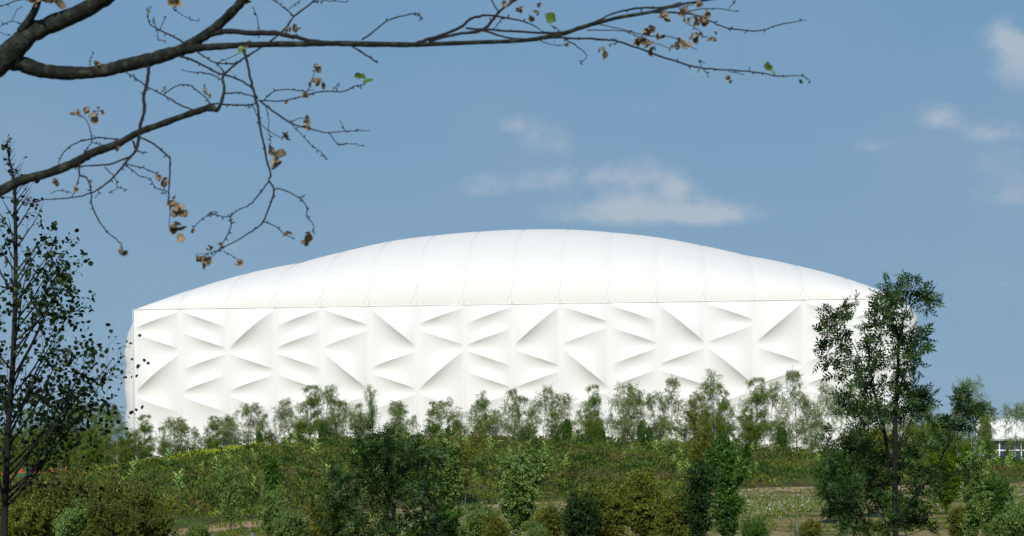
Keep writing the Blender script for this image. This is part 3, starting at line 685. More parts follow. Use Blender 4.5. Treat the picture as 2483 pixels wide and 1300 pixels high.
ash_limbs = [([(2170, 1520), (2170, 1300), (2169, 1150), (2169, 1060), (2171, 1000), (2176, 900), (2179, 817), (2172, 790)], 27, 9, 0),
 ([(2164, 1134), (2143, 1069), (2128, 1020), (2109, 958), (2100, 906), (2091, 835), (2086, 800)], 15, 5, -.3),
 ([(2148, 1080), (2140, 1020), (2132, 958), (2128, 897), (2124, 850)], 9, 4, .3), ([(2163, 1075), (2134, 1051), (2100, 995), (2075, 960)], 7, 4, -.5),
 ([(2100, 900), (2081, 857), (2054, 798), (2047, 765)], 5, 3, .1), ([(2178, 830), (2195, 768), (2201, 743), (2201, 700)], 8, 3, .1), ([(2198, 757), (2226, 731), (2258, 707)], 4, 2, 0),
 ([(2176, 960), (2186, 880), (2190, 820)], 8, 4, .3), ([(2182, 1110), (2198, 1060), (2226, 1017), (2247, 955)], 7, 3, .4), ([(2182, 1075), (2186, 1020), (2184, 980)], 5, 3, .2),
 ([(2173, 1275), (2205, 1210), (2244, 1150), (2272, 1097), (2294, 1023), (2310, 978)], 12, 4, -.4), ([(2244, 1175), (2294, 1158), (2337, 1128)], 5, 2, -.3),
 ([(2168, 1288), (2134, 1232), (2127, 1177), (2122, 1100)], 8, 3, .5), ([(2105, 1420), (2100, 1297), (2078, 1241), (2048, 1177), (2030, 1120)], 8, 3, -.3), ([(2127, 1180), (2090, 1097), (2070, 1045)], 6, 3, -.4), ([(2172, 1300), (2195, 1180), (2200, 1090)], 6, 3, .6)]
ash_blobs = [(2155, 695, 18), (2150, 712, 20), (2185, 700, 24), (2205, 695, 24), (2196, 725, 26), (2232, 722, 20), (2243, 740, 18), (2258, 706, 8), (2142, 735, 22), (2155, 745, 15), (2175, 780, 26), (2200, 785, 30), (2190, 820, 34), (2212, 805, 20), (2235, 822, 12), (2228, 832, 12),
 (2130, 782, 18), (2110, 775, 16), (2050, 745, 22), (2030, 755, 20), (2010, 770, 14), (2065, 785, 28), (2095, 800, 36), (2120, 815, 26), (2135, 780, 12), (2015, 808, 20), (2040, 815, 20), (2012, 850, 24), (2040, 860, 30), (2065, 880, 30), (2095, 860, 36), (2120, 850, 20), (2008, 905, 18), (2060, 905, 26), (2100, 895, 28), (2125, 905, 20),
 (2165, 845, 30), (2200, 850, 30), (2165, 880, 26), (2205, 885, 32), (2235, 888, 12), (2215, 915, 22), (2180, 920, 24), (2080, 925, 24), (2070, 955, 26), (2110, 945, 26), (2145, 935, 18), (2185, 960, 32), (2215, 945, 22), (2240, 960, 26), (2225, 990, 30), (2255, 975, 22), (2265, 965, 14), (2190, 1000, 28), (2140, 990, 22), (2165, 985, 18),
 (2020, 975, 20), (2035, 1000, 28), (2060, 1010, 28), (2090, 1000, 22), (2100, 1030, 24), (2050, 1040, 32), (2295, 975, 20), (2315, 985, 28), (2335, 1005, 26), (2350, 985, 12), (2300, 1010, 24), (2330, 1030, 26), (2290, 1045, 24), (2265, 1030, 18), (2240, 1055, 28), (2030, 1075, 34), (2070, 1090, 38), (2005, 1115, 30), (2045, 1130, 38), (2100, 1110, 36), (2140, 1120, 34), (2190, 1100, 36), (2225, 1110, 34), (2265, 1085, 24),
 (2000, 1160, 30), (2030, 1180, 36), (2075, 1170, 40), (2115, 1180, 38), (2150, 1170, 34), (2200, 1165, 40), (2240, 1160, 32), (2320, 1135, 18), (2295, 1150, 14), (2000, 1215, 34), (2040, 1230, 40), (2080, 1240, 38), (2120, 1235, 38), (2205, 1220, 42), (2240, 1215, 34), (2260, 1190, 22), (2050, 1275, 42), (2015, 1260, 26), (2100, 1285, 38), (2140, 1270, 26), (2200, 1275, 40), (2240, 1260, 34), (2255, 1285, 26)]
traced('ash_tree', 24, ash_limbs, ash_blobs, 'ash_leaf', 7, 'dark young ash tree with several upright stems standing before the right corner of the arena', (2170, 1500), 6.6, .15, depth=.5)
as_limbs = [([(955, 1480), (955, 1290), (953, 1190), (940, 1120), (935, 1060), (940, 1040)], 16, 4, 0), ([(955, 1200), (985, 1130), (1000, 1080)], 9, 3, .4), ([(1025, 1420), (1025, 1270), (1028, 1180), (1040, 1110)], 11, 4, .3), ([(945, 1160), (910, 1100), (905, 1060)], 6, 3, -.3),
 ([(950, 1240), (930, 1180), (915, 1140)], 6, 3, .4), ([(850, 1260), (840, 1190), (828, 1150)], 6, 3, -.2), ([(930, 1420), (880, 1320), (850, 1260), (830, 1220)], 8, 3, -.2), ([(1030, 1330), (1060, 1250), (1075, 1200)], 6, 3, .3), ([(960, 1330), (940, 1260), (930, 1220)], 6, 3, .5)]
as_blobs = [(895, 1055, 26), (925, 1060, 30), (900, 1085, 26), (950, 1075, 34), (985, 1080, 30), (1005, 1095, 24), (885, 1110, 26), (915, 1120, 32), (950, 1110, 34), (990, 1115, 32), (1020, 1120, 22), (870, 1100, 16), (815, 1155, 22), (840, 1150, 28), (875, 1150, 30), (910, 1155, 34), (945, 1150, 34), (980, 1150, 30), (1040, 1130, 26), (1050, 1110, 18), (1045, 1160, 26), (1015, 1170, 22),
 (810, 1200, 24), (840, 1200, 32), (880, 1195, 36), (920, 1195, 36), (960, 1190, 30), (1000, 1200, 26), (1045, 1195, 26), (800, 1245, 28), (835, 1245, 36), (880, 1240, 38), (920, 1240, 36), (995, 1240, 22), (1030, 1235, 28), (795, 1285, 30), (835, 1290, 38), (880, 1285, 40), (925, 1285, 38), (970, 1285, 26), (1035, 1275, 30), (1060, 1240, 20), (1005, 1290, 28), (1060, 1290, 24)]
traced('ash_sapling', 40, as_limbs, as_blobs, 'ash_leaf', 8, 'dark green ash sapling with pointed leaflets in the centre-left meadow', (955, 1400), 10, .215, depth=.9)

# --- left alder
def alder():
    rng = random.Random(11); D = 22.0; s = D / F
    tr = [(8, 1560), (10, 1300), (14, 1180), (20, 1040), (30, 900), (36, 760), (38, 640), (37, 520), (34, 440), (22, 385), (17, 340)]
    off = un(8, 1560, D); off[2] = gz(off[0], D); root = empty('alder_tree', tuple(off))
    ps = spline([un(x, y, D) for x, y in tr], 6); n = len(ps); R = [(17 * (1 - i / n) ** .8 + 2.0) * s / 2 for i in range(n)]
    tubes = [([p - off for p in ps], R, 8)]; leaves = []
    P = dict(levels=3, seg=[.12, .10, .07, .05], trop=[.02, .035, .03, .02], wob=[.04, .05, .09, .14], kids=[0, 5.2, 6.5], perlen=1, start=[.1, .12, .12], ang=[.8, .6, .75],
             len=[None, lambda t: .42 * (1.15 - .7 * t), lambda t: .38], rr=.5, rmin=.0018, leaflvl=2, lpm=15, lsize=.055, ldroop=-.1, lspread=.026, lfwd=.3)
    az = 0
    for k in range(62):
        t = .15 + .83 * (k / 61); p = ps[int(t * (n - 1))]; r = R[int(t * (n - 1))]
        py = 1120 - (p[2] - EYE) / s
        L = max(.12, .335 * (py - 335) * s / .68 * rng.uniform(.75, 1.1)); az += 2.399
        d = np.array([math.cos(az), math.sin(az) * .8, 0]); el = math.radians(rng.uniform(38, 56))
        if k % 3 == 0: d = np.array([abs(math.cos(az)) * .8 + .3, math.sin(az) * .4, 0])
        d /= np.linalg.norm(d); d = d * math.cos(el) + np.array([0, 0, math.sin(el)])
        grow(rng, tubes, leaves, p - off, d, min(L, 2.1), max(r * .42, .003), 1, P)
    for k in range(10):
        p = ps[-1 - k * 2]; 
        for _ in range(4): leaves.append((p - off + np.array([rng.gauss(0, .02), rng.gauss(0, .02), rng.gauss(0, .02)]), np.array([rng.gauss(0, 1), rng.gauss(0, 1), .3]), .05))
    finish(root, tubes, leaves, M['dark_bark'], M['alder_leaf'], 'round', 11, split=True)
    tag(root, 'dark young alder with round leaves and steep branches at the left edge', 'tree')
    return len(leaves)
print('alder leaves', alder())

# ---------------------------------------------------------------- overhanging lime branches
DL = 8.5; Z1 = 2.483
def dl(px, py): return DL + .22 * math.sin(px * .0043 + 1) + .18 * math.sin(py * .008 + px * .002)
def dp(px, py):
    p = un(px, py, dl(px, py)); return p
lime = empty('overhanging_tree', (0, 0, 0))
rgl = random.Random(3)
def zz(lst, dx=0): return [((x + dx) / Z1, y / Z1, w / Z1) for x, y, w in lst]
Q = 2483
big = {
 'limb': [zz([(-560, 640, 210), (-300, 590, 185), (-80, 440, 165), (60, 320, 150), (170, 215, 128), (300, 150, 115), (450, 90, 110), (600, 10, 105), (750, -110, 95), (860, -240, 80)]),
          zz([(-120, 470, 120), (30, 380, 110), (130, 385, 105), (250, 425, 92), (430, 440, 85), (600, 430, 82), (750, 395, 84), (900, 360, 84), (1050, 315, 78), (1150, 292, 60), (1250, 285, 46), (1400, 275, 40), (1600, 268, 38), (1800, 265, 37), (2000, 262, 36), (2200, 265, 36), (Q, 270, 32),
              (Q + 150, 265, 29), (Q + 400, 255, 27), (Q + 650, 245, 26), (Q + 800, 225, 28), (Q + 900, 205, 28), (Q + 1050, 155, 27), (Q + 1250, 105, 24), (Q + 1450, 70, 22), (Q + 1600, 30, 17), (Q + 1780, 0, 13), (Q + 1950, -30, 9)]),
          zz([(1060, 310, 50), (1130, 275, 62), (1200, 235, 66), (1300, 165, 64), (1400, 70, 62), (1480, -20, 58), (1560, -120, 54)]),
          zz([(-640, 1500, 110), (-420, 1330, 88), (-200, 1230, 78), (0, 1150, 70), (120, 1090, 64), (300, 1040, 58), (450, 980, 58), (560, 920, 56), (700, 870, 48), (830, 800, 46), (950, 755, 44), (1100, 700, 42), (1220, 660, 42), (1275, 650, 44), (1310, 660, 26), (1340, 590, 20), (1350, 520, 19), (1340, 470, 17), (1370, 430, 14), (1440, 370, 13), (1550, 300, 12), (1640, 240, 12), (1720, 170, 12), (1770, 100, 12), (1880, 15, 11), (1910, -30, 10)]),
          zz([(120, 190, 55), (170, 130, 52), (210, 60, 48), (230, 0, 45), (240, -80, 40)])]}
med = [
 [(1250, 215, 30), (1350, 190, 36), (1500, 198, 36), (1650, 200, 36), (1780, 225, 30), (1900, 250, 24), (2050, 262, 18)],
 [(Q, 270, 26), (Q + 150, 220, 24), (Q + 280, 170, 21), (Q + 360, 110, 18), (Q + 470, 95, 14), (Q + 600, 115, 12), (Q + 700, 140, 9), (Q + 790, 190, 5)],
 [(Q + 100, 250, 16), (Q + 240, 212, 18), (Q + 380, 192, 21), (Q + 450, 160, 21), (Q + 520, 75, 17), (Q + 600, 15, 15), (Q + 660, -20, 13)],
 [(Q + 515, 65, 9), (Q + 475, 0, 9), (Q + 470, -30, 8)], [(Q + 400, 175, 14), (Q + 550, 185, 14), (Q + 800, 200, 16), (Q + 900, 195, 18)],
 [(Q + 320, 168, 13), (Q + 430, 185, 14), (Q + 560, 225, 12), (Q + 700, 238, 12)],
 [(Q + 830, 225, 16), (Q + 1000, 232, 14), (Q + 1150, 238, 14), (Q + 1240, 250, 14), (Q + 1400, 305, 13), (Q + 1600, 375, 12), (Q + 1760, 412, 11), (Q + 1950, 425, 10), (Q + 2100, 440, 9), (Q + 2200, 458, 8), (Q + 2350, 453, 5)],
 [(Q + 1050, 155, 10), (Q + 1200, 85, 13), (Q + 1350, 50, 15), (Q + 1500, 45, 13), (Q + 1620, 15, 8)], [(Q + 1450, 75, 14), (Q + 1600, 75, 12), (Q + 1720, 95, 11), (Q + 1800, 130, 10), (Q + 1900, 170, 9), (Q + 2090, 185, 8), (Q + 2200, 150, 7), (Q + 2370, 120, 5)],
 [(2180, 240, 13), (2250, 190, 12), (2350, 115, 10), (Q, 85, 8), (Q + 40, 90, 6), (Q + 65, 115, 4)], [(2120, 280, 12), (2200, 330, 11), (2275, 380, 9)],
 [(1240, 640, 12), (1280, 625, 12), (1370, 632, 12), (1500, 632, 11), (1540, 620, 9)], [(1345, 565, 10), (1450, 560, 10), (1530, 582, 9)],
 [(1060, 330, 18), (1180, 370, 15), (1300, 435, 14), (1400, 465, 13), (1500, 515, 12), (1550, 590, 13)],
 [(1465, 290, 18), (1475, 330, 20), (1490, 380, 18), (1510, 480, 18), (1530, 560, 18), (1550, 640, 18), (1565, 760, 17), (1590, 880, 16), (1610, 980, 15), (1630, 1050, 14), (1620, 1090, 12), (1650, 1140, 12), (1630, 1220, 11), (1585, 1335, 10), (1520, 1390, 9), (1375, 1477, 8), (1318, 1504, 7), (1270, 1522, 5), (1185, 1527, 3)],
 [(890, 380, 24), (895, 420, 25), (885, 500, 25), (865, 590, 23), (870, 660, 22), (850, 740, 22), (835, 830, 22), (820, 900, 21), (770, 960, 17), (700, 1050, 13), (620, 1120, 12), (540, 1165, 11), (430, 1190, 10), (250, 1205, 8), (180, 1225, 7), (60, 1190, 6), (-40, 1190, 5)],
 [(780, 945, 13), (650, 990, 12), (500, 1000, 10), (440, 1010, 8)], [(830, 820, 12), (930, 870, 12), (1000, 930, 12), (1025, 960, 12), (1020, 1100, 11), (1015, 1210, 9), (1023, 1260, 6), (1018, 1375, 5)],
 [(480, 975, 14), (480, 1050, 12), (520, 1070, 11), (545, 1130, 11), (548, 1200, 10), (553, 1230, 10), (590, 1320, 10), (648, 1400, 9), (735, 1470, 8)],
 [(750, 430, 7), (830, 480, 9), (900, 530, 9), (990, 575, 10), (1080, 630, 11), (1190, 670, 11)], [(1568, 610, 12), (1620, 650, 12), (1750, 740, 11), (1870, 775, 10), (1970, 800, 8), (2080, 790, 7), (2225, 788, 5)],
 [(1555, 605, 10), (1720, 605, 9), (1850, 570, 9), (1950, 550, 9), (2070, 550, 8), (2130, 520, 7), (2200, 508, 6)], [(1190, 315, 10), (1280, 370, 10), (1390, 385, 9), (1450, 370, 9)],
 [(1170, 310, 15), (1150, 285, 14), (1060, 230, 12), (960, 180, 10), (900, 140, 8), (888, 60, 5)],
 [(1622, 1085, 9), (1560, 1170, 9), (1500, 1235, 8), (1440, 1262, 7), (1390, 1301, 8), (1392, 1360, 8), (1360, 1430, 7), (1318, 1500, 6)]]
small = [
 [(Q + 1650, 72, 8), (Q + 1800, 50, 7), (Q + 1960, 70, 5)], [(Q + 1905, 52, 5), (Q + 1945, 0, 4), (Q + 1950, -20, 4)], [(Q + 1050, 182, 8), (Q + 1250, 185, 7), (Q + 1350, 215, 6), (Q + 1450, 255, 5), (Q + 1550, 292, 4)],
 [(Q + 1130, 150, 7), (Q + 1280, 180, 7), (Q + 1400, 215, 7), (Q + 1560, 225, 6), (Q + 1650, 270, 5), (Q + 1715, 302, 4)], [(Q + 900, 228, 7), (Q + 1000, 285, 7), (Q + 1050, 340, 6), (Q + 1010, 382, 4)],
 [(Q + 740, 235, 7), (Q + 850, 270, 6), (Q + 950, 272, 3)], [(Q + 540, 100, 7), (Q + 510, 150, 5), (Q + 480, 180, 4)], [(Q + 1700, 95, 5), (Q + 1640, 130, 4), (Q + 1720, 180, 4), (Q + 1760, 225, 3)], [(Q + 1740, 400, 7), (Q + 1725, 360, 5), (Q + 1760, 385, 3)], [(Q + 1750, 412, 7), (Q + 1790, 470, 4)], [(Q + 1900, 428, 5), (Q + 2000, 450, 4)],
 [(Q + 830, 150, 4), (Q + 880, 180, 5), (Q + 880, 210, 5)], [(Q + 1240, 252, 6), (Q + 1180, 275, 5)], [(Q + 2030, 430, 5), (Q + 2030, 400, 4)], [(Q + 2340, 455, 5), (Q + 2390, 480, 4)], [(Q + 1550, 50, 6), (Q + 1640, 40, 5), (Q + 1720, 15, 5)],
 [(1770, 100, 10), (1700, 40, 8), (1640, 0, 6), (1600, -30, 5)], [(1880, 15, 8), (1960, 5, 6), (2085, 12, 5)], [(1740, 55, 5), (1810, 0, 4)], [(740, 845, 12), (650, 832, 10), (560, 835, 10), (460, 860, 9), (380, 920, 8), (350, 990, 5)],
 [(480, 1050, 9), (460, 1120, 8), (430, 1190, 6)], [(550, 860, 8), (510, 915, 6)], [(552, 858, 8), (545, 790, 7), (515, 715, 6), (480, 690, 4)], [(552, 855, 7), (620, 885, 5), (560, 920, 4)], [(530, 710, 5), (575, 670, 4), (620, 665, 3)],
 [(990, 565, 8), (1060, 520, 8), (1130, 510, 8), (1180, 540, 8), (1240, 590, 8), (1270, 630, 8)], [(1340, 482, 9), (1260, 445, 9), (1160, 435, 7), (1090, 420, 4)], [(1980, 803, 7), (2040, 870, 6), (2110, 865, 5), (2180, 877, 4)], [(2080, 788, 6), (2045, 725, 5)],
 [(1755, 745, 7), (1850, 850, 6), (1910, 900, 5), (1970, 958, 4)], [(1750, 740, 6), (1800, 712, 5), (1850, 718, 4)], [(1590, 605, 8), (1640, 555, 8), (1720, 538, 7), (1830, 550, 6), (1890, 540, 5)], [(2000, 550, 6), (2045, 495, 5)], [(1870, 520, 4), (1880, 470, 4), (1905, 420, 4)],
 [(1520, 632, 6), (1570, 740, 6), (1620, 790, 6), (1700, 832, 5)], [(1600, 635, 6), (1618, 720, 5), (1615, 790, 5), (1635, 860, 4)], [(940, 172, 6), (920, 100, 5)], [(960, 180, 5), (1000, 100, 4)], [(950, 180, 5), (955, 240, 4), (1000, 245, 3)], [(1300, 380, 8), (1345, 430, 10), (1360, 445, 9)],
 [(-60, 60, 9), (0, 40, 8), (80, 10, 7), (190, -12, 6)], [(-40, 150, 5), (0, 157, 5), (70, 130, 6), (140, 145, 4)], [(70, 130, 5), (100, 60, 4), (135, 40, 4)], [(0, 130, 4), (-20, 90, 4)], [(0, 195, 5), (60, 215, 3)], [(1040, 50, 4), (1120, 105, 4), (1190, 127, 3), (1195, 115, 3)], [(1520, 40, 6), (1550, 110, 6), (1560, 200, 7), (1555, 235, 5)],
 [(740, 985, 8), (860, 1010, 8), (940, 1045, 7)], [(750, 985, 8), (830, 1050, 7), (900, 1080, 7), (940, 1130, 6), (1005, 1152, 5)], [(630, 1005, 7), (690, 1070, 7), (705, 1130, 5), (655, 1160, 4)], [(700, 1125, 4), (770, 1145, 3)], [(800, 850, 16), (820, 900, 13), (845, 915, 9), (890, 920, 6)],
 [(600, 1130, 5), (590, 1170, 4), (570, 1192, 3)], [(430, 1160, 4), (350, 1148, 3), (305, 1165, 3)], [(540, 400, 3), (545, 350, 3), (565, 315, 3)], [(1310, 380, 5), (1380, 350, 5), (1440, 320, 4)],
 [(1390, 1301, 7), (1343, 1304, 7), (1290, 1291, 7), (1246, 1301, 6), (1200, 1333, 5), (1160, 1383, 4)], [(1290, 1291, 5), (1300, 1275, 4), (1260, 1280, 4), (1248, 1305, 4)],
 [(1648, 1138, 9), (1696, 1142, 9), (1800, 1189, 8), (1847, 1246, 8), (1847, 1301, 7), (1887, 1358, 6), (1884, 1398, 5)], [(1800, 1189, 6), (1828, 1186, 4)], [(1584, 1336, 8), (1650, 1356, 7), (1705, 1403, 6), (1775, 1438, 4)], [(1345, 1512, 6), (1423, 1557, 5)], [(1318, 1504, 6), (1260, 1560, 4)],
 [(330, 1070, 4), (345, 1100, 4)], [(1030, 25, 6), (1050, 60, 4)], [(895, 60, 4), (915, 35, 3)], [(1240, 540, 4), (1225, 520, 4)], [(985, 575, 4), (1000, 530, 3)], [(990, 570, 4), (1010, 600, 3)], [(1000, 1150, 3), (980, 1170, 3)], [(975, 550, 3), (1000, 520, 3)]]
def pline(lst, kk, jit):
    P = [np.array(p) for p in lst]; S = spline(P, kk); out = []; R = []
    for i, q in enumerate(S):
        w = max(q[2] * .93, 1.3) * (1 + rgl.uniform(-.09, .10)); d = dl(q[0], q[1])
        jx = rgl.gauss(0, jit) if 0 < i < len(S) - 1 else 0
        out.append(un(q[0] + jx, q[1] + rgl.gauss(0, jit) * (jx != 0), d)); R.append(w / F * d / 2)
    return out, R
# main stem from the ground
stem = [un(-430, 2400, DL), un(-428, 1900, DL), un(-420, 1400, DL), un(-400, 900, DL), un(-350, 600, DL), un(-290, 420, DL), un(-225, 258, dl(-225, 258)), un(-160, 232, dl(-160, 232))]
stem[0][2] = gz(stem[0][0], DL) - .1
mb = MB(); mb.tube(spline(stem, 5), np.linspace(.20, .085, 36), 12); mb.build('trunk', M['lime_bark'], lime)
for l in big['limb']:
    mb = MB(); P, R = pline(l, 6, .25); mb.tube(P, R, 10)
    mb.build('limb', M['lime_bark'], lime)
mb = MB()
a = un(-418, 1000, DL); b_ = un(-258, 604, dl(-258, 604)); mb.tube(spline([a, (a + b_) / 2 + [0, 0, -.03], b_], 4), np.linspace(.10, .085, 9), 9)
mb.build('limb', M['lime_bark'], lime)
for l in med:
    mb = MB()
    P, R = pline(zz(l), 5, .55); mb.tube(P, R, 6)
    for i in range(2, len(P) - 1):
        if rgl.random() < .33:
            a = P[i]; v = np.array([rgl.gauss(0, 1), rgl.gauss(0, .5), rgl.gauss(0, 1)]); v /= np.linalg.norm(v); L = rgl.uniform(.008, .02)
            mb.tube([a, a + v * L * .6, a + v * L], [max(R[i] * .6, .0022), .003, .0012], 4)
    mb.build('branch', M['twig_bark'], lime)
for l in small:
    mb = MB()
    P, R = pline(zz(l), 4, .6); mb.tube(P, [max(r, .0017) for r in R], 5)
    for i in range(1, len(P)):
        if rgl.random() < .35:
            a = P[i]; v = np.array([rgl.gauss(0, 1), rgl.gauss(0, .5), rgl.gauss(0, 1)]); v /= np.linalg.norm(v)
            mb.tube([a, a + v * .008, a + v * .013], [.002, .0028, .001], 4)
    mb.build('twig', M['twig_bark'], lime)
def leaf_curl(mb, p, d, n, L, curl, rng):
    """a crumpled leaf blade as a bent 5x5 sheet with pointed tip"""
    d = d / np.linalg.norm(d); x = np.cross(d, n); x /= np.linalg.norm(x) + 1e-9; n = np.cross(x, d); V = []
    ph = rng.uniform(0, 6.28)
    for i in range(6):
        t = i / 5; w = [.06, .40, .50, .42, .24, .0][i] * L; b = curl * t * 2.2
        cy, cz_ = math.sin(b) / max(b, .01) * t * L, (1 - math.cos(b)) / max(b, .01) * t * L
        for j in range(5):
            u = (j - 2) / 2; fold = abs(u) ** 1.5 * curl * w * .9 + .06 * L * math.sin(3 * u + 5 * t + ph)
            V.append(p + d * cy + x * (u * w * (1 - .25 * curl * abs(u))) + n * (cz_ + fold))
    mb.add(V, [(i * 5 + j, i * 5 + j + 1, i * 5 + j + 6, i * 5 + j + 5) for i in range(5) for j in range(4)])
dry = [(230, 5, 50), (315, 25, 42), (1055, 12, 45), (590, 405, 34), (475, 695, 28), (520, 665, 24), (575, 710, 32), (620, 680, 16), (595, 650, 12), (1910, 410, 24), (1925, 515, 36), (1870, 510, 16), (1835, 580, 30), (1840, 740, 32), (1860, 765, 20), (1720, 835, 30), (1625, 890, 30), (1670, 960, 48), (965, 1070, 28), (972, 1100, 28), (335, 1108, 24), (460, 1140, 20), (710, 895, 14),
 (1030, 1225, 30), (1045, 1200, 16), (1075, 1275, 42), (1105, 1290, 28), (1765, 165, 34), (1720, 180, 20), (1235, 545, 18), (1250, 575, 16), (1500, 268, 20), (1725, 610, 14), (1055, 1370, 34), (1070, 1420, 38), (1045, 1390, 20), (740, 1505, 30), (750, 1530, 16), (1162, 1388, 16), (1262, 1495, 18), (1325, 1485, 22), (1210, 1560, 30), (1250, 1565, 28), (1240, 1600, 24), (1195, 1570, 14), (1440, 1580, 24), (1740, 1410, 24), (1850, 1440, 32), (1865, 1410, 20), (1845, 1465, 16),
 (Q + 545, 30, 20), (Q + 645, 68, 36), (Q + 765, 45, 24), (Q + 745, 80, 24), (Q + 715, 118, 26), (Q + 600, 5, 20), (Q + 1725, 25, 20), (Q + 1505, 100, 34), (Q + 1535, 125, 28), (Q + 1640, 85, 38), (Q + 1660, 125, 26), (Q + 1700, 115, 30), (Q + 1750, 125, 36), (Q + 1780, 85, 24), (Q + 1415, 200, 32), (Q + 1450, 190, 36), (Q + 1490, 210, 32), (Q + 1350, 255, 32), (Q + 1390, 245, 36), (Q + 1425, 290, 30), (Q + 1455, 300, 18), (Q + 1600, 260, 32), (Q + 1640, 280, 34), (Q + 1575, 290, 20), (Q + 1700, 225, 32), (Q + 1720, 200, 18), (Q + 1800, 238, 26), (Q + 1822, 200, 12), (Q + 1140, 300, 22), (Q + 1165, 325, 24), (Q + 1150, 345, 18), (Q + 1895, 472, 20), (Q + 1915, 482, 14), (Q + 930, 270, 12)]
grn = [(1480, 20, 24), (1462, 298, 34), (2150, 462, 28), (2180, 470, 26), (2218, 500, 36), (890, 50, 18), (900, 70, 12), (Q + 818, 112, 46), (Q + 845, 245, 16), (Q + 1720, 435, 20), (Q + 2135, 400, 28), (Q + 2160, 412, 22), (Q + 2178, 438, 12), (Q + 2345, 490, 18), (Q + 2390, 490, 13)]
for nm, lst, mt in (('dry_leaves', dry, 'dry_leaf'), ('green_leaves', grn, 'green_leaf')):
    mb = MB()
    for (x, y, r) in lst:
        px_, py_ = x / Z1, y / Z1; d = dl(px_, py_); L = r / Z1 * 1.75 / F * d
        for k in range(1 if nm[0] == 'g' else 3):
            v = np.array([rgl.gauss(0, 1), rgl.gauss(0, .5), rgl.gauss(-.5, .7)]); v /= np.linalg.norm(v)
            c = un(px_, py_, d) - v * L * .45 + np.array([rgl.gauss(0, 1), rgl.gauss(0, 1), rgl.gauss(0, 1)]) * L * .12
            nn = np.array([rgl.gauss(0, .7), -1, rgl.gauss(0, .7)])
            leaf_curl(mb, c, v, nn, L * rgl.uniform(.9, 1.25), rgl.uniform(.1, .3) if nm[0] == 'g' else rgl.uniform(.5, 1.1), rgl)
    mb.build(nm, M[mt], lime)
tag(lime, 'lichen-barked tree whose nearly bare branches with withered leaves hang across the top', 'tree')

# ---------------------------------------------------------------- ground cover
nr = np.random.default_rng(9)
def field(n, t0, t1, f0, f1, seed, pw=1.0):
    r = np.random.default_rng(seed); t = r.uniform(t0, t1, n); a = f0(t); b = f1(t)
    D = a + (b - a) * r.uniform(0, 1, n) ** pw; x = t * D
    return np.stack([x, D, ground(x, D)], 1), r
def up_dirs(n, r, s=.25): return np.stack([r.normal(0, s, n), r.normal(0, s, n), np.ones(n)], 1)
pos, r = field(15000, -.30, .30, lambda t: FD(t) + .2, lambda t: CD(t) + 1, 21)
# patchy cover: thin the clumps with a smooth noise
keep = (np.sin(pos[:, 0] * .8 + 2 * np.sin(pos[:, 1] * .35)) + np.sin(pos[:, 1] * .55 + pos[:, 0] * .3) + r.normal(0, .8, len(pos))) > -.9
pos = pos[keep]; n = len(pos)
tb = T_bush(15, 3, .24, .06); tb = ([(x, y * .62, z) for x, y, z in tb[0]], tb[1])
o = scatter('ground_cover', tb, pos, up_dirs(n, r), r.uniform(.22, .70, n), M['mound_plants'], None, r)
tag(o, 'low heathery ground cover of dark green and brown plants over the mound', 'ground cover', kind='stuff')
pos, r = field(2600, -.30, .30, lambda t: FD(t) + .2, lambda t: CD(t) + 1.5, 22)
o = scatter('tall_herbs', T_tuft(9, .035, 4, .35), pos, up_dirs(len(pos), r, .12), r.uniform(.2, .5, len(pos)), M['mound_plants'], None, r)
tag(o, 'upright grasses and herbs growing through the mound ground cover', 'ground cover', kind='stuff')
pos, r = field(9000, -.30, .30, lambda t: FD(t) + .2, lambda t: CD(t) + 1, 31)
f = np.sin(pos[:, 0] * .45 + 1.7 * np.sin(pos[:, 1] * .22 + 1)) + np.sin(pos[:, 1] * .41 - pos[:, 0] * .23 + 2) + .6 * np.sin(pos[:, 0] * 1.9 + pos[:, 1]) + r.normal(0, .6, len(pos)); pos = pos[f > .30]
o = scatter('heather', tb, pos, up_dirs(len(pos), r), r.uniform(.3, .75, len(pos)), M['heather'], None, r)
tag(o, 'brown withered heather patches on the mound slope', 'heather', kind='stuff')
pos, r = field(2600, -.30, .30, lambda t: FD(t) + .2, lambda t: CD(t) + 1, 33)
f = np.sin(pos[:, 0] * .6 + 1.7 * np.sin(pos[:, 1] * .3)) + np.sin(pos[:, 1] * .5 + 1) + r.normal(0, .9, len(pos)); pos = pos[f > .2]
o = scatter('dark_herbs', T_bush(24, 8, .22, .05), pos, up_dirs(len(pos), r, .15), r.uniform(.35, .95, len(pos)), M['dark_herb'], None, r)
tag(o, 'darker green leafy clumps dotted through the mound ground cover', 'ground cover', kind='stuff')
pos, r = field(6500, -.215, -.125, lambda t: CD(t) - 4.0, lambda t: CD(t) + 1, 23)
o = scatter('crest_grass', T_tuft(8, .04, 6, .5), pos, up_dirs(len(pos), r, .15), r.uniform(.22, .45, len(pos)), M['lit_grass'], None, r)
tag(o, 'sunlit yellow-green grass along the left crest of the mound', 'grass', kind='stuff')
pos, r = field(17000, -.29, .29, lambda t: 0 * t + 38, lambda t: FD(t) * .985, 24)
keep = (np.sin(pos[:, 0] * 1.1 + np.sin(pos[:, 1] * .6) * 2) + np.sin(pos[:, 1] * .5) + r.normal(0, .7, len(pos))) > .3
pos = pos[keep]
o = scatter('meadow_grass', T_tuft(7, .05, 8, .6), pos, up_dirs(len(pos), r, .2), r.uniform(.06, .26, len(pos)), M['grass'], None, r)
tag(o, 'thin patchy meadow grass on the soil in front of the mound', 'grass', kind='stuff')
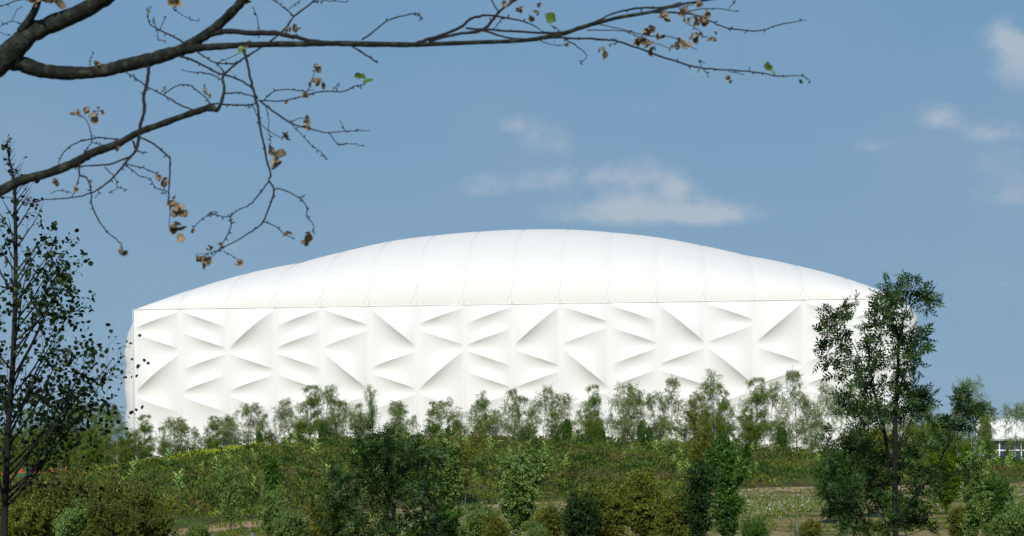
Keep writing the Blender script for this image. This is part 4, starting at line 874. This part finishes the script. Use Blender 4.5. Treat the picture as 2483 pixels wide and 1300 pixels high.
def flowers(cx, cy, rx, ry, n, seed):
    r = np.random.default_rng(seed); px = r.normal(cx, rx, n); py = r.normal(cy, ry, n); out = []
    for a, b in zip(px, py):
        t = (a - CX) / F; Ds = np.linspace(38, float(FD(t)) * .97, 60); g = ground(t * Ds, Ds)
        yy = HY - (g + .25 - EYE) / Ds * F - (a - CX) * SR
        D = Ds[np.argmin(abs(yy - b))]; out.append((t * D, D, gz(t * D, D) + r.uniform(.12, .3)))
    return out
fl = []
for i, a in enumerate([(1860, 1215, 55, 14, 170), (1960, 1210, 25, 12, 70), (1840, 1235, 60, 10, 60), (2290, 1195, 45, 12, 130), (2430, 1200, 40, 12, 110), (1350, 1245, 14, 14, 45), (1290, 1255, 60, 14, 40), (1010, 1262, 22, 12, 90), (1170, 1262, 35, 14, 70), (985, 1275, 20, 8, 40), (1250, 1290, 40, 8, 30), (1790, 1215, 20, 10, 40)]): fl += flowers(*a, 60 + i)
fl = np.array(fl); r = np.random.default_rng(4)
o = scatter('white_wildflowers', T_bush(7, 5, .5, .22), fl, up_dirs(len(fl), r, .5), r.uniform(.03, .075, len(fl)), M['petal'], None, r)
tag(o, 'small white wildflowers in loose drifts along the soil path', 'wildflowers', kind='stuff')
st = fl + np.stack([r.normal(0, .12, len(fl)), r.normal(0, .12, len(fl)), np.zeros(len(fl))], 1); st[:, 2] -= .18
o = scatter('wildflower_stems', T_bush(16, 6, .35, .06), st, up_dirs(len(fl), r, .2), r.uniform(.15, .3, len(fl)), M['grass'], None, r)
tag(o, 'leafy stems beneath the white wildflowers', 'wildflowers', kind='stuff')

# pale mullein-like plants on the slope, one by one
def pale(seed):
    rng = random.Random(seed); root = empty('mullein_plant'); mb = MB(); mb.tube([(0, 0, -.03), (.01, 0, .25), (.0, .01, .62)], [.012, .01, .006], 5); mb.build('stem', M['pale_plant'], root)
    mb = MB()
    for k in range(26):
        z = .04 + .55 * (k / 26) ** 1.3; a = k * 2.4; L = (.24 * (1 - z * 1.0) + .05) * rng.uniform(.7, 1.1)
        d = np.array([math.cos(a), math.sin(a), .7 + z]); d /= np.linalg.norm(d); q = np.cross(d, [0, 0, 1]); q /= np.linalg.norm(q); p = np.array([0, 0, z])
        mb.add([p, p + d * L * .5 + q * L * .22, p + d * L - [0, 0, L * .12], p + d * L * .5 - q * L * .22], [(0, 1, 2, 3)])
    mb.build('leaves', M['pale_plant'], root, False); return root
pp = [pale(1), pale(2), pale(3)]; used = [False] * 3
rp = random.Random(77)
for i in range(84):
    t = rp.uniform(-.20, .165) if i < 70 else rp.uniform(.2, .262); fz, fD, cz, cD = [float(v) for v in prof(t)]; D = fD + (cD - fD) * rp.uniform(.12, .9)
    k = i % 3
    o = copy_tree(pp[k]) if used[k] else pp[k]; used[k] = True
    o.location = (t * D, D, gz(t * D, D)); s = rp.uniform(.8, 1.7); o.scale = (s * 1.1, s * 1.1, s); o.rotation_euler = (rp.gauss(0, .08), rp.gauss(0, .08), rp.uniform(0, 6.28))
    tag(o, 'pale green upright mullein plant standing out on the dark mound slope', 'plant', 'pale mullein plants on the mound')
# small dark bushes at the crest
cbush = make('low_bush', 1.0, P_sap(1.0, 3.0, .34, .7, 0, .09), M['grey_bark'], M['bright_leaf'], 'broad', 200, 4, .3); first = True
for (px, h, lab) in [(632, .8, 'low bush on the crest below the third wall bay'), (785, 1.1, 'dark low bush on the crest below the drooping birch pair'), (1085, .8, 'low bush on the crest behind the silver willow'), (1378, 1.2, 'upright dark bush on the crest left of the dense bushy birch'), (1460, .9, 'low bush on the crest right of the dense bushy birch'), (1552, 1.2, 'dark bush on the crest above the olive shrubs'), (1576, .9, 'smaller dark bush beside the one above the olive shrubs'), (1896, 1.4, 'dark conical bush on the crest left of the ash crown'), (2400, 1.3, 'dark bush in front of the white pavilion base'), (2440, .9, 'low bush right of the one before the pavilion')]:
    o = cbush if first else copy_tree(cbush); first = False
    t = (px - CX) / F; place(o, px, float(prof(t)[3]) - 1.0, None, None, px * .7); o.scale = (h * .6, h * .6, h); tag(o, lab, 'shrub', 'low bushes along the crest')
# tree guards
gm = plain_mat('weathered_guard', (.11, .14, .14), .7, .25, 8); tg = empty('tree_guard'); mb = MB()
mb.tube([(0, 0, -.05), (0, 0, .30)], [.06, .055], 10); mb.build('tube', gm, tg)
mb = MB(); mb.tube([(.06, 0, -.1), (.06, 0, .38)], [.012, .012], 5); mb.build('stake', M['grey_bark'], tg)
for i, (px, D, lab) in enumerate([(415, 48, 'leftmost grey tree guard on the soil path'), (513, 47.5, 'grey tree guard on the path between the leftmost guard and the low willow'), (612, 47, 'grey tree guard partly behind the low silvery willow'), (1934, 49, 'grey tree guard standing alone left of the ash foot'), (2452, 46, 'grey tree guard at the bottom right')]):
    o = tg if i == 0 else copy_tree(tg); place(o, px, D, None, None, i); tag(o, lab, 'tree guard', 'grey tree guards in the meadow')

# ---------------------------------------------------------------- camera, sun, sky
cam = bpy.data.cameras.new('camera'); co = bpy.data.objects.new('camera', cam); COL.objects.link(co)
cam.sensor_width = 36; cam.lens = F / 2483 * 36; cam.shift_y = (HY - 650) / 2483; cam.clip_end = 6000; cam.clip_start = .1
right = Vector((CR, 0, -SR)); upv = Vector((SR, 0, CR)); back = Vector((0, -1, 0))
co.matrix_world = Matrix(((right.x, upv.x, back.x, 0), (right.y, upv.y, back.y, 0), (right.z, upv.z, back.z, EYE), (0, 0, 0, 1)))
cam.dof.use_dof = True; cam.dof.focus_distance = 110; cam.dof.aperture_fstop = 9.0
sc.camera = co
SUN_EL, SUN_AZ = math.radians(38), math.radians(188)     # azimuth clockwise from +Y: behind the camera
S = Vector((math.sin(SUN_AZ) * math.cos(SUN_EL), math.cos(SUN_AZ) * math.cos(SUN_EL), math.sin(SUN_EL)))
sl = bpy.data.lights.new('sun', 'SUN'); sl.energy = 4.0; sl.angle = math.radians(.5); sl.color = (1, .955, .87)
so = bpy.data.objects.new('sun', sl); COL.objects.link(so); so.rotation_euler = (-S).to_track_quat('-Z', 'Y').to_euler()
w = bpy.data.worlds.new('World'); sc.world = w; w.use_nodes = True; nt = w.node_tree
for n_ in list(nt.nodes): nt.nodes.remove(n_)
b = NB(nt)
sky = b.n('ShaderNodeTexSky', sky_type='NISHITA'); sky.sun_disc = False; sky.sun_elevation = SUN_EL; sky.sun_rotation = SUN_AZ
sky.dust_density = .3; sky.ozone_density = 2
tc = b.n('ShaderNodeTexCoord'); sx = b.n('ShaderNodeSeparateXYZ'); b.l(tc.outputs['Generated'], sx.inputs[0])
X, Y, Z = sx.outputs
Ym = b.math('MAXIMUM', Y, .02); T = b.math('DIVIDE', X, Ym); EL = b.math('DIVIDE', Z, Ym)
skys = b.n('ShaderNodeVectorMath', operation='SCALE'); b.l(sky.outputs[0], skys.inputs[0]); skys.inputs['Scale'].default_value = .1
grad = b.ramp(b.math('MAXIMUM', Z, 0), [(0, (.218, .355, .505)), (.10, (.205, .345, .505)), (.24, (.160, .314, .495)), (1, (.06, .16, .38))])
base = b.mix(.94, skys.outputs[0], grad)
cv = b.n('ShaderNodeCombineXYZ'); b.l(b.math('MULTIPLY', T, 1.0), cv.inputs[0]); b.l(b.math('MULTIPLY', EL, 1.15), cv.inputs[1])
n1 = b.noise(cv.outputs[0], 40, 8, .62); n2 = b.noise(cv.outputs[0], 9, 4, .5); n3 = b.noise(cv.outputs[0], 90, 4, .6)
clouds = [(1590, 520, 165, 26, .95), (1490, 500, 80, 28, .5), (1640, 455, 42, 28, .75), (1560, 425, 60, 26, .42), (1440, 430, 100, 24, .40), (1330, 445, 90, 22, .34), (1170, 458, 48, 22, .42), (1335, 345, 62, 34, .42), (1240, 305, 38, 20, .25), (2445, 105, 50, 34, .85), (2470, 165, 50, 48, .75),
 (2280, 288, 46, 26, .62), (2420, 322, 66, 20, .42), (2110, 355, 50, 16, .32), (2440, 480, 70, 22, .38), (2440, 410, 90, 50, .2), (585, 597, 48, 14, .3), (1560, 262, 46, 14, .2), (2050, 590, 70, 12, .12), (1700, 180, 80, 12, .14), (1700, 525, 80, 22, .5), (2470, 690, 60, 10, .2)]
dens = None
for (cx, cy, rx, ry, wt) in clouds:
    ry = ry * 1.3; p = un(cx, cy, 1.0); t0, e0 = p[0], p[2] - EYE
    dx = b.math('MULTIPLY', b.math('SUBTRACT', T, t0), F / rx); dy = b.math('MULTIPLY', b.math('SUBTRACT', EL, e0), F / ry)
    # flat-bottomed: falls off faster below
    dyn = b.math('MULTIPLY', b.math('MINIMUM', dy, 0), .7); dy2 = b.math('ADD', dy, dyn)
    r2 = b.math('ADD', b.math('MULTIPLY', dx, dx), b.math('MULTIPLY', dy2, dy2))
    g = b.math('MULTIPLY', b.math('EXPONENT', b.math('MULTIPLY', r2, -.8)), wt)
    dens = g if dens is None else b.math('ADD', dens, g)
dens = b.math('MULTIPLY', dens, b.math('GREATER_THAN', Y, .3))
nn = b.math('ADD', b.math('MULTIPLY', b.math('SUBTRACT', n1, .5), 2.6), b.math('MULTIPLY', b.math('SUBTRACT', n3, .5), .8))
al = b.math('ADD', b.math('MULTIPLY', dens, 1.25), b.math('MULTIPLY', nn, b.math('MINIMUM', b.math('MULTIPLY', dens, 2.6), .85)))
al = b.math('MULTIPLY', b.math('SUBTRACT', al, .10, clamp=True), .47, clamp=True)
haze = b.math('MULTIPLY', b.math('SUBTRACT', n2, .42, clamp=True), .45)
c1 = b.mix(haze, base, (.38, .45, .55)); c2 = b.mix(al, c1, (.62, .64, .66))
bg = b.n('ShaderNodeBackground'); b.l(c2, bg.inputs[0]); bg.inputs[1].default_value = 1.0
ow = b.n('ShaderNodeOutputWorld'); b.l(bg.outputs[0], ow.inputs[0])
sc.view_settings.view_transform = 'Standard'; sc.view_settings.look = 'None'; sc.view_settings.exposure = 0
print('total polys', sum(len(o.data.polygons) for o in bpy.data.objects if o.type == 'MESH'))
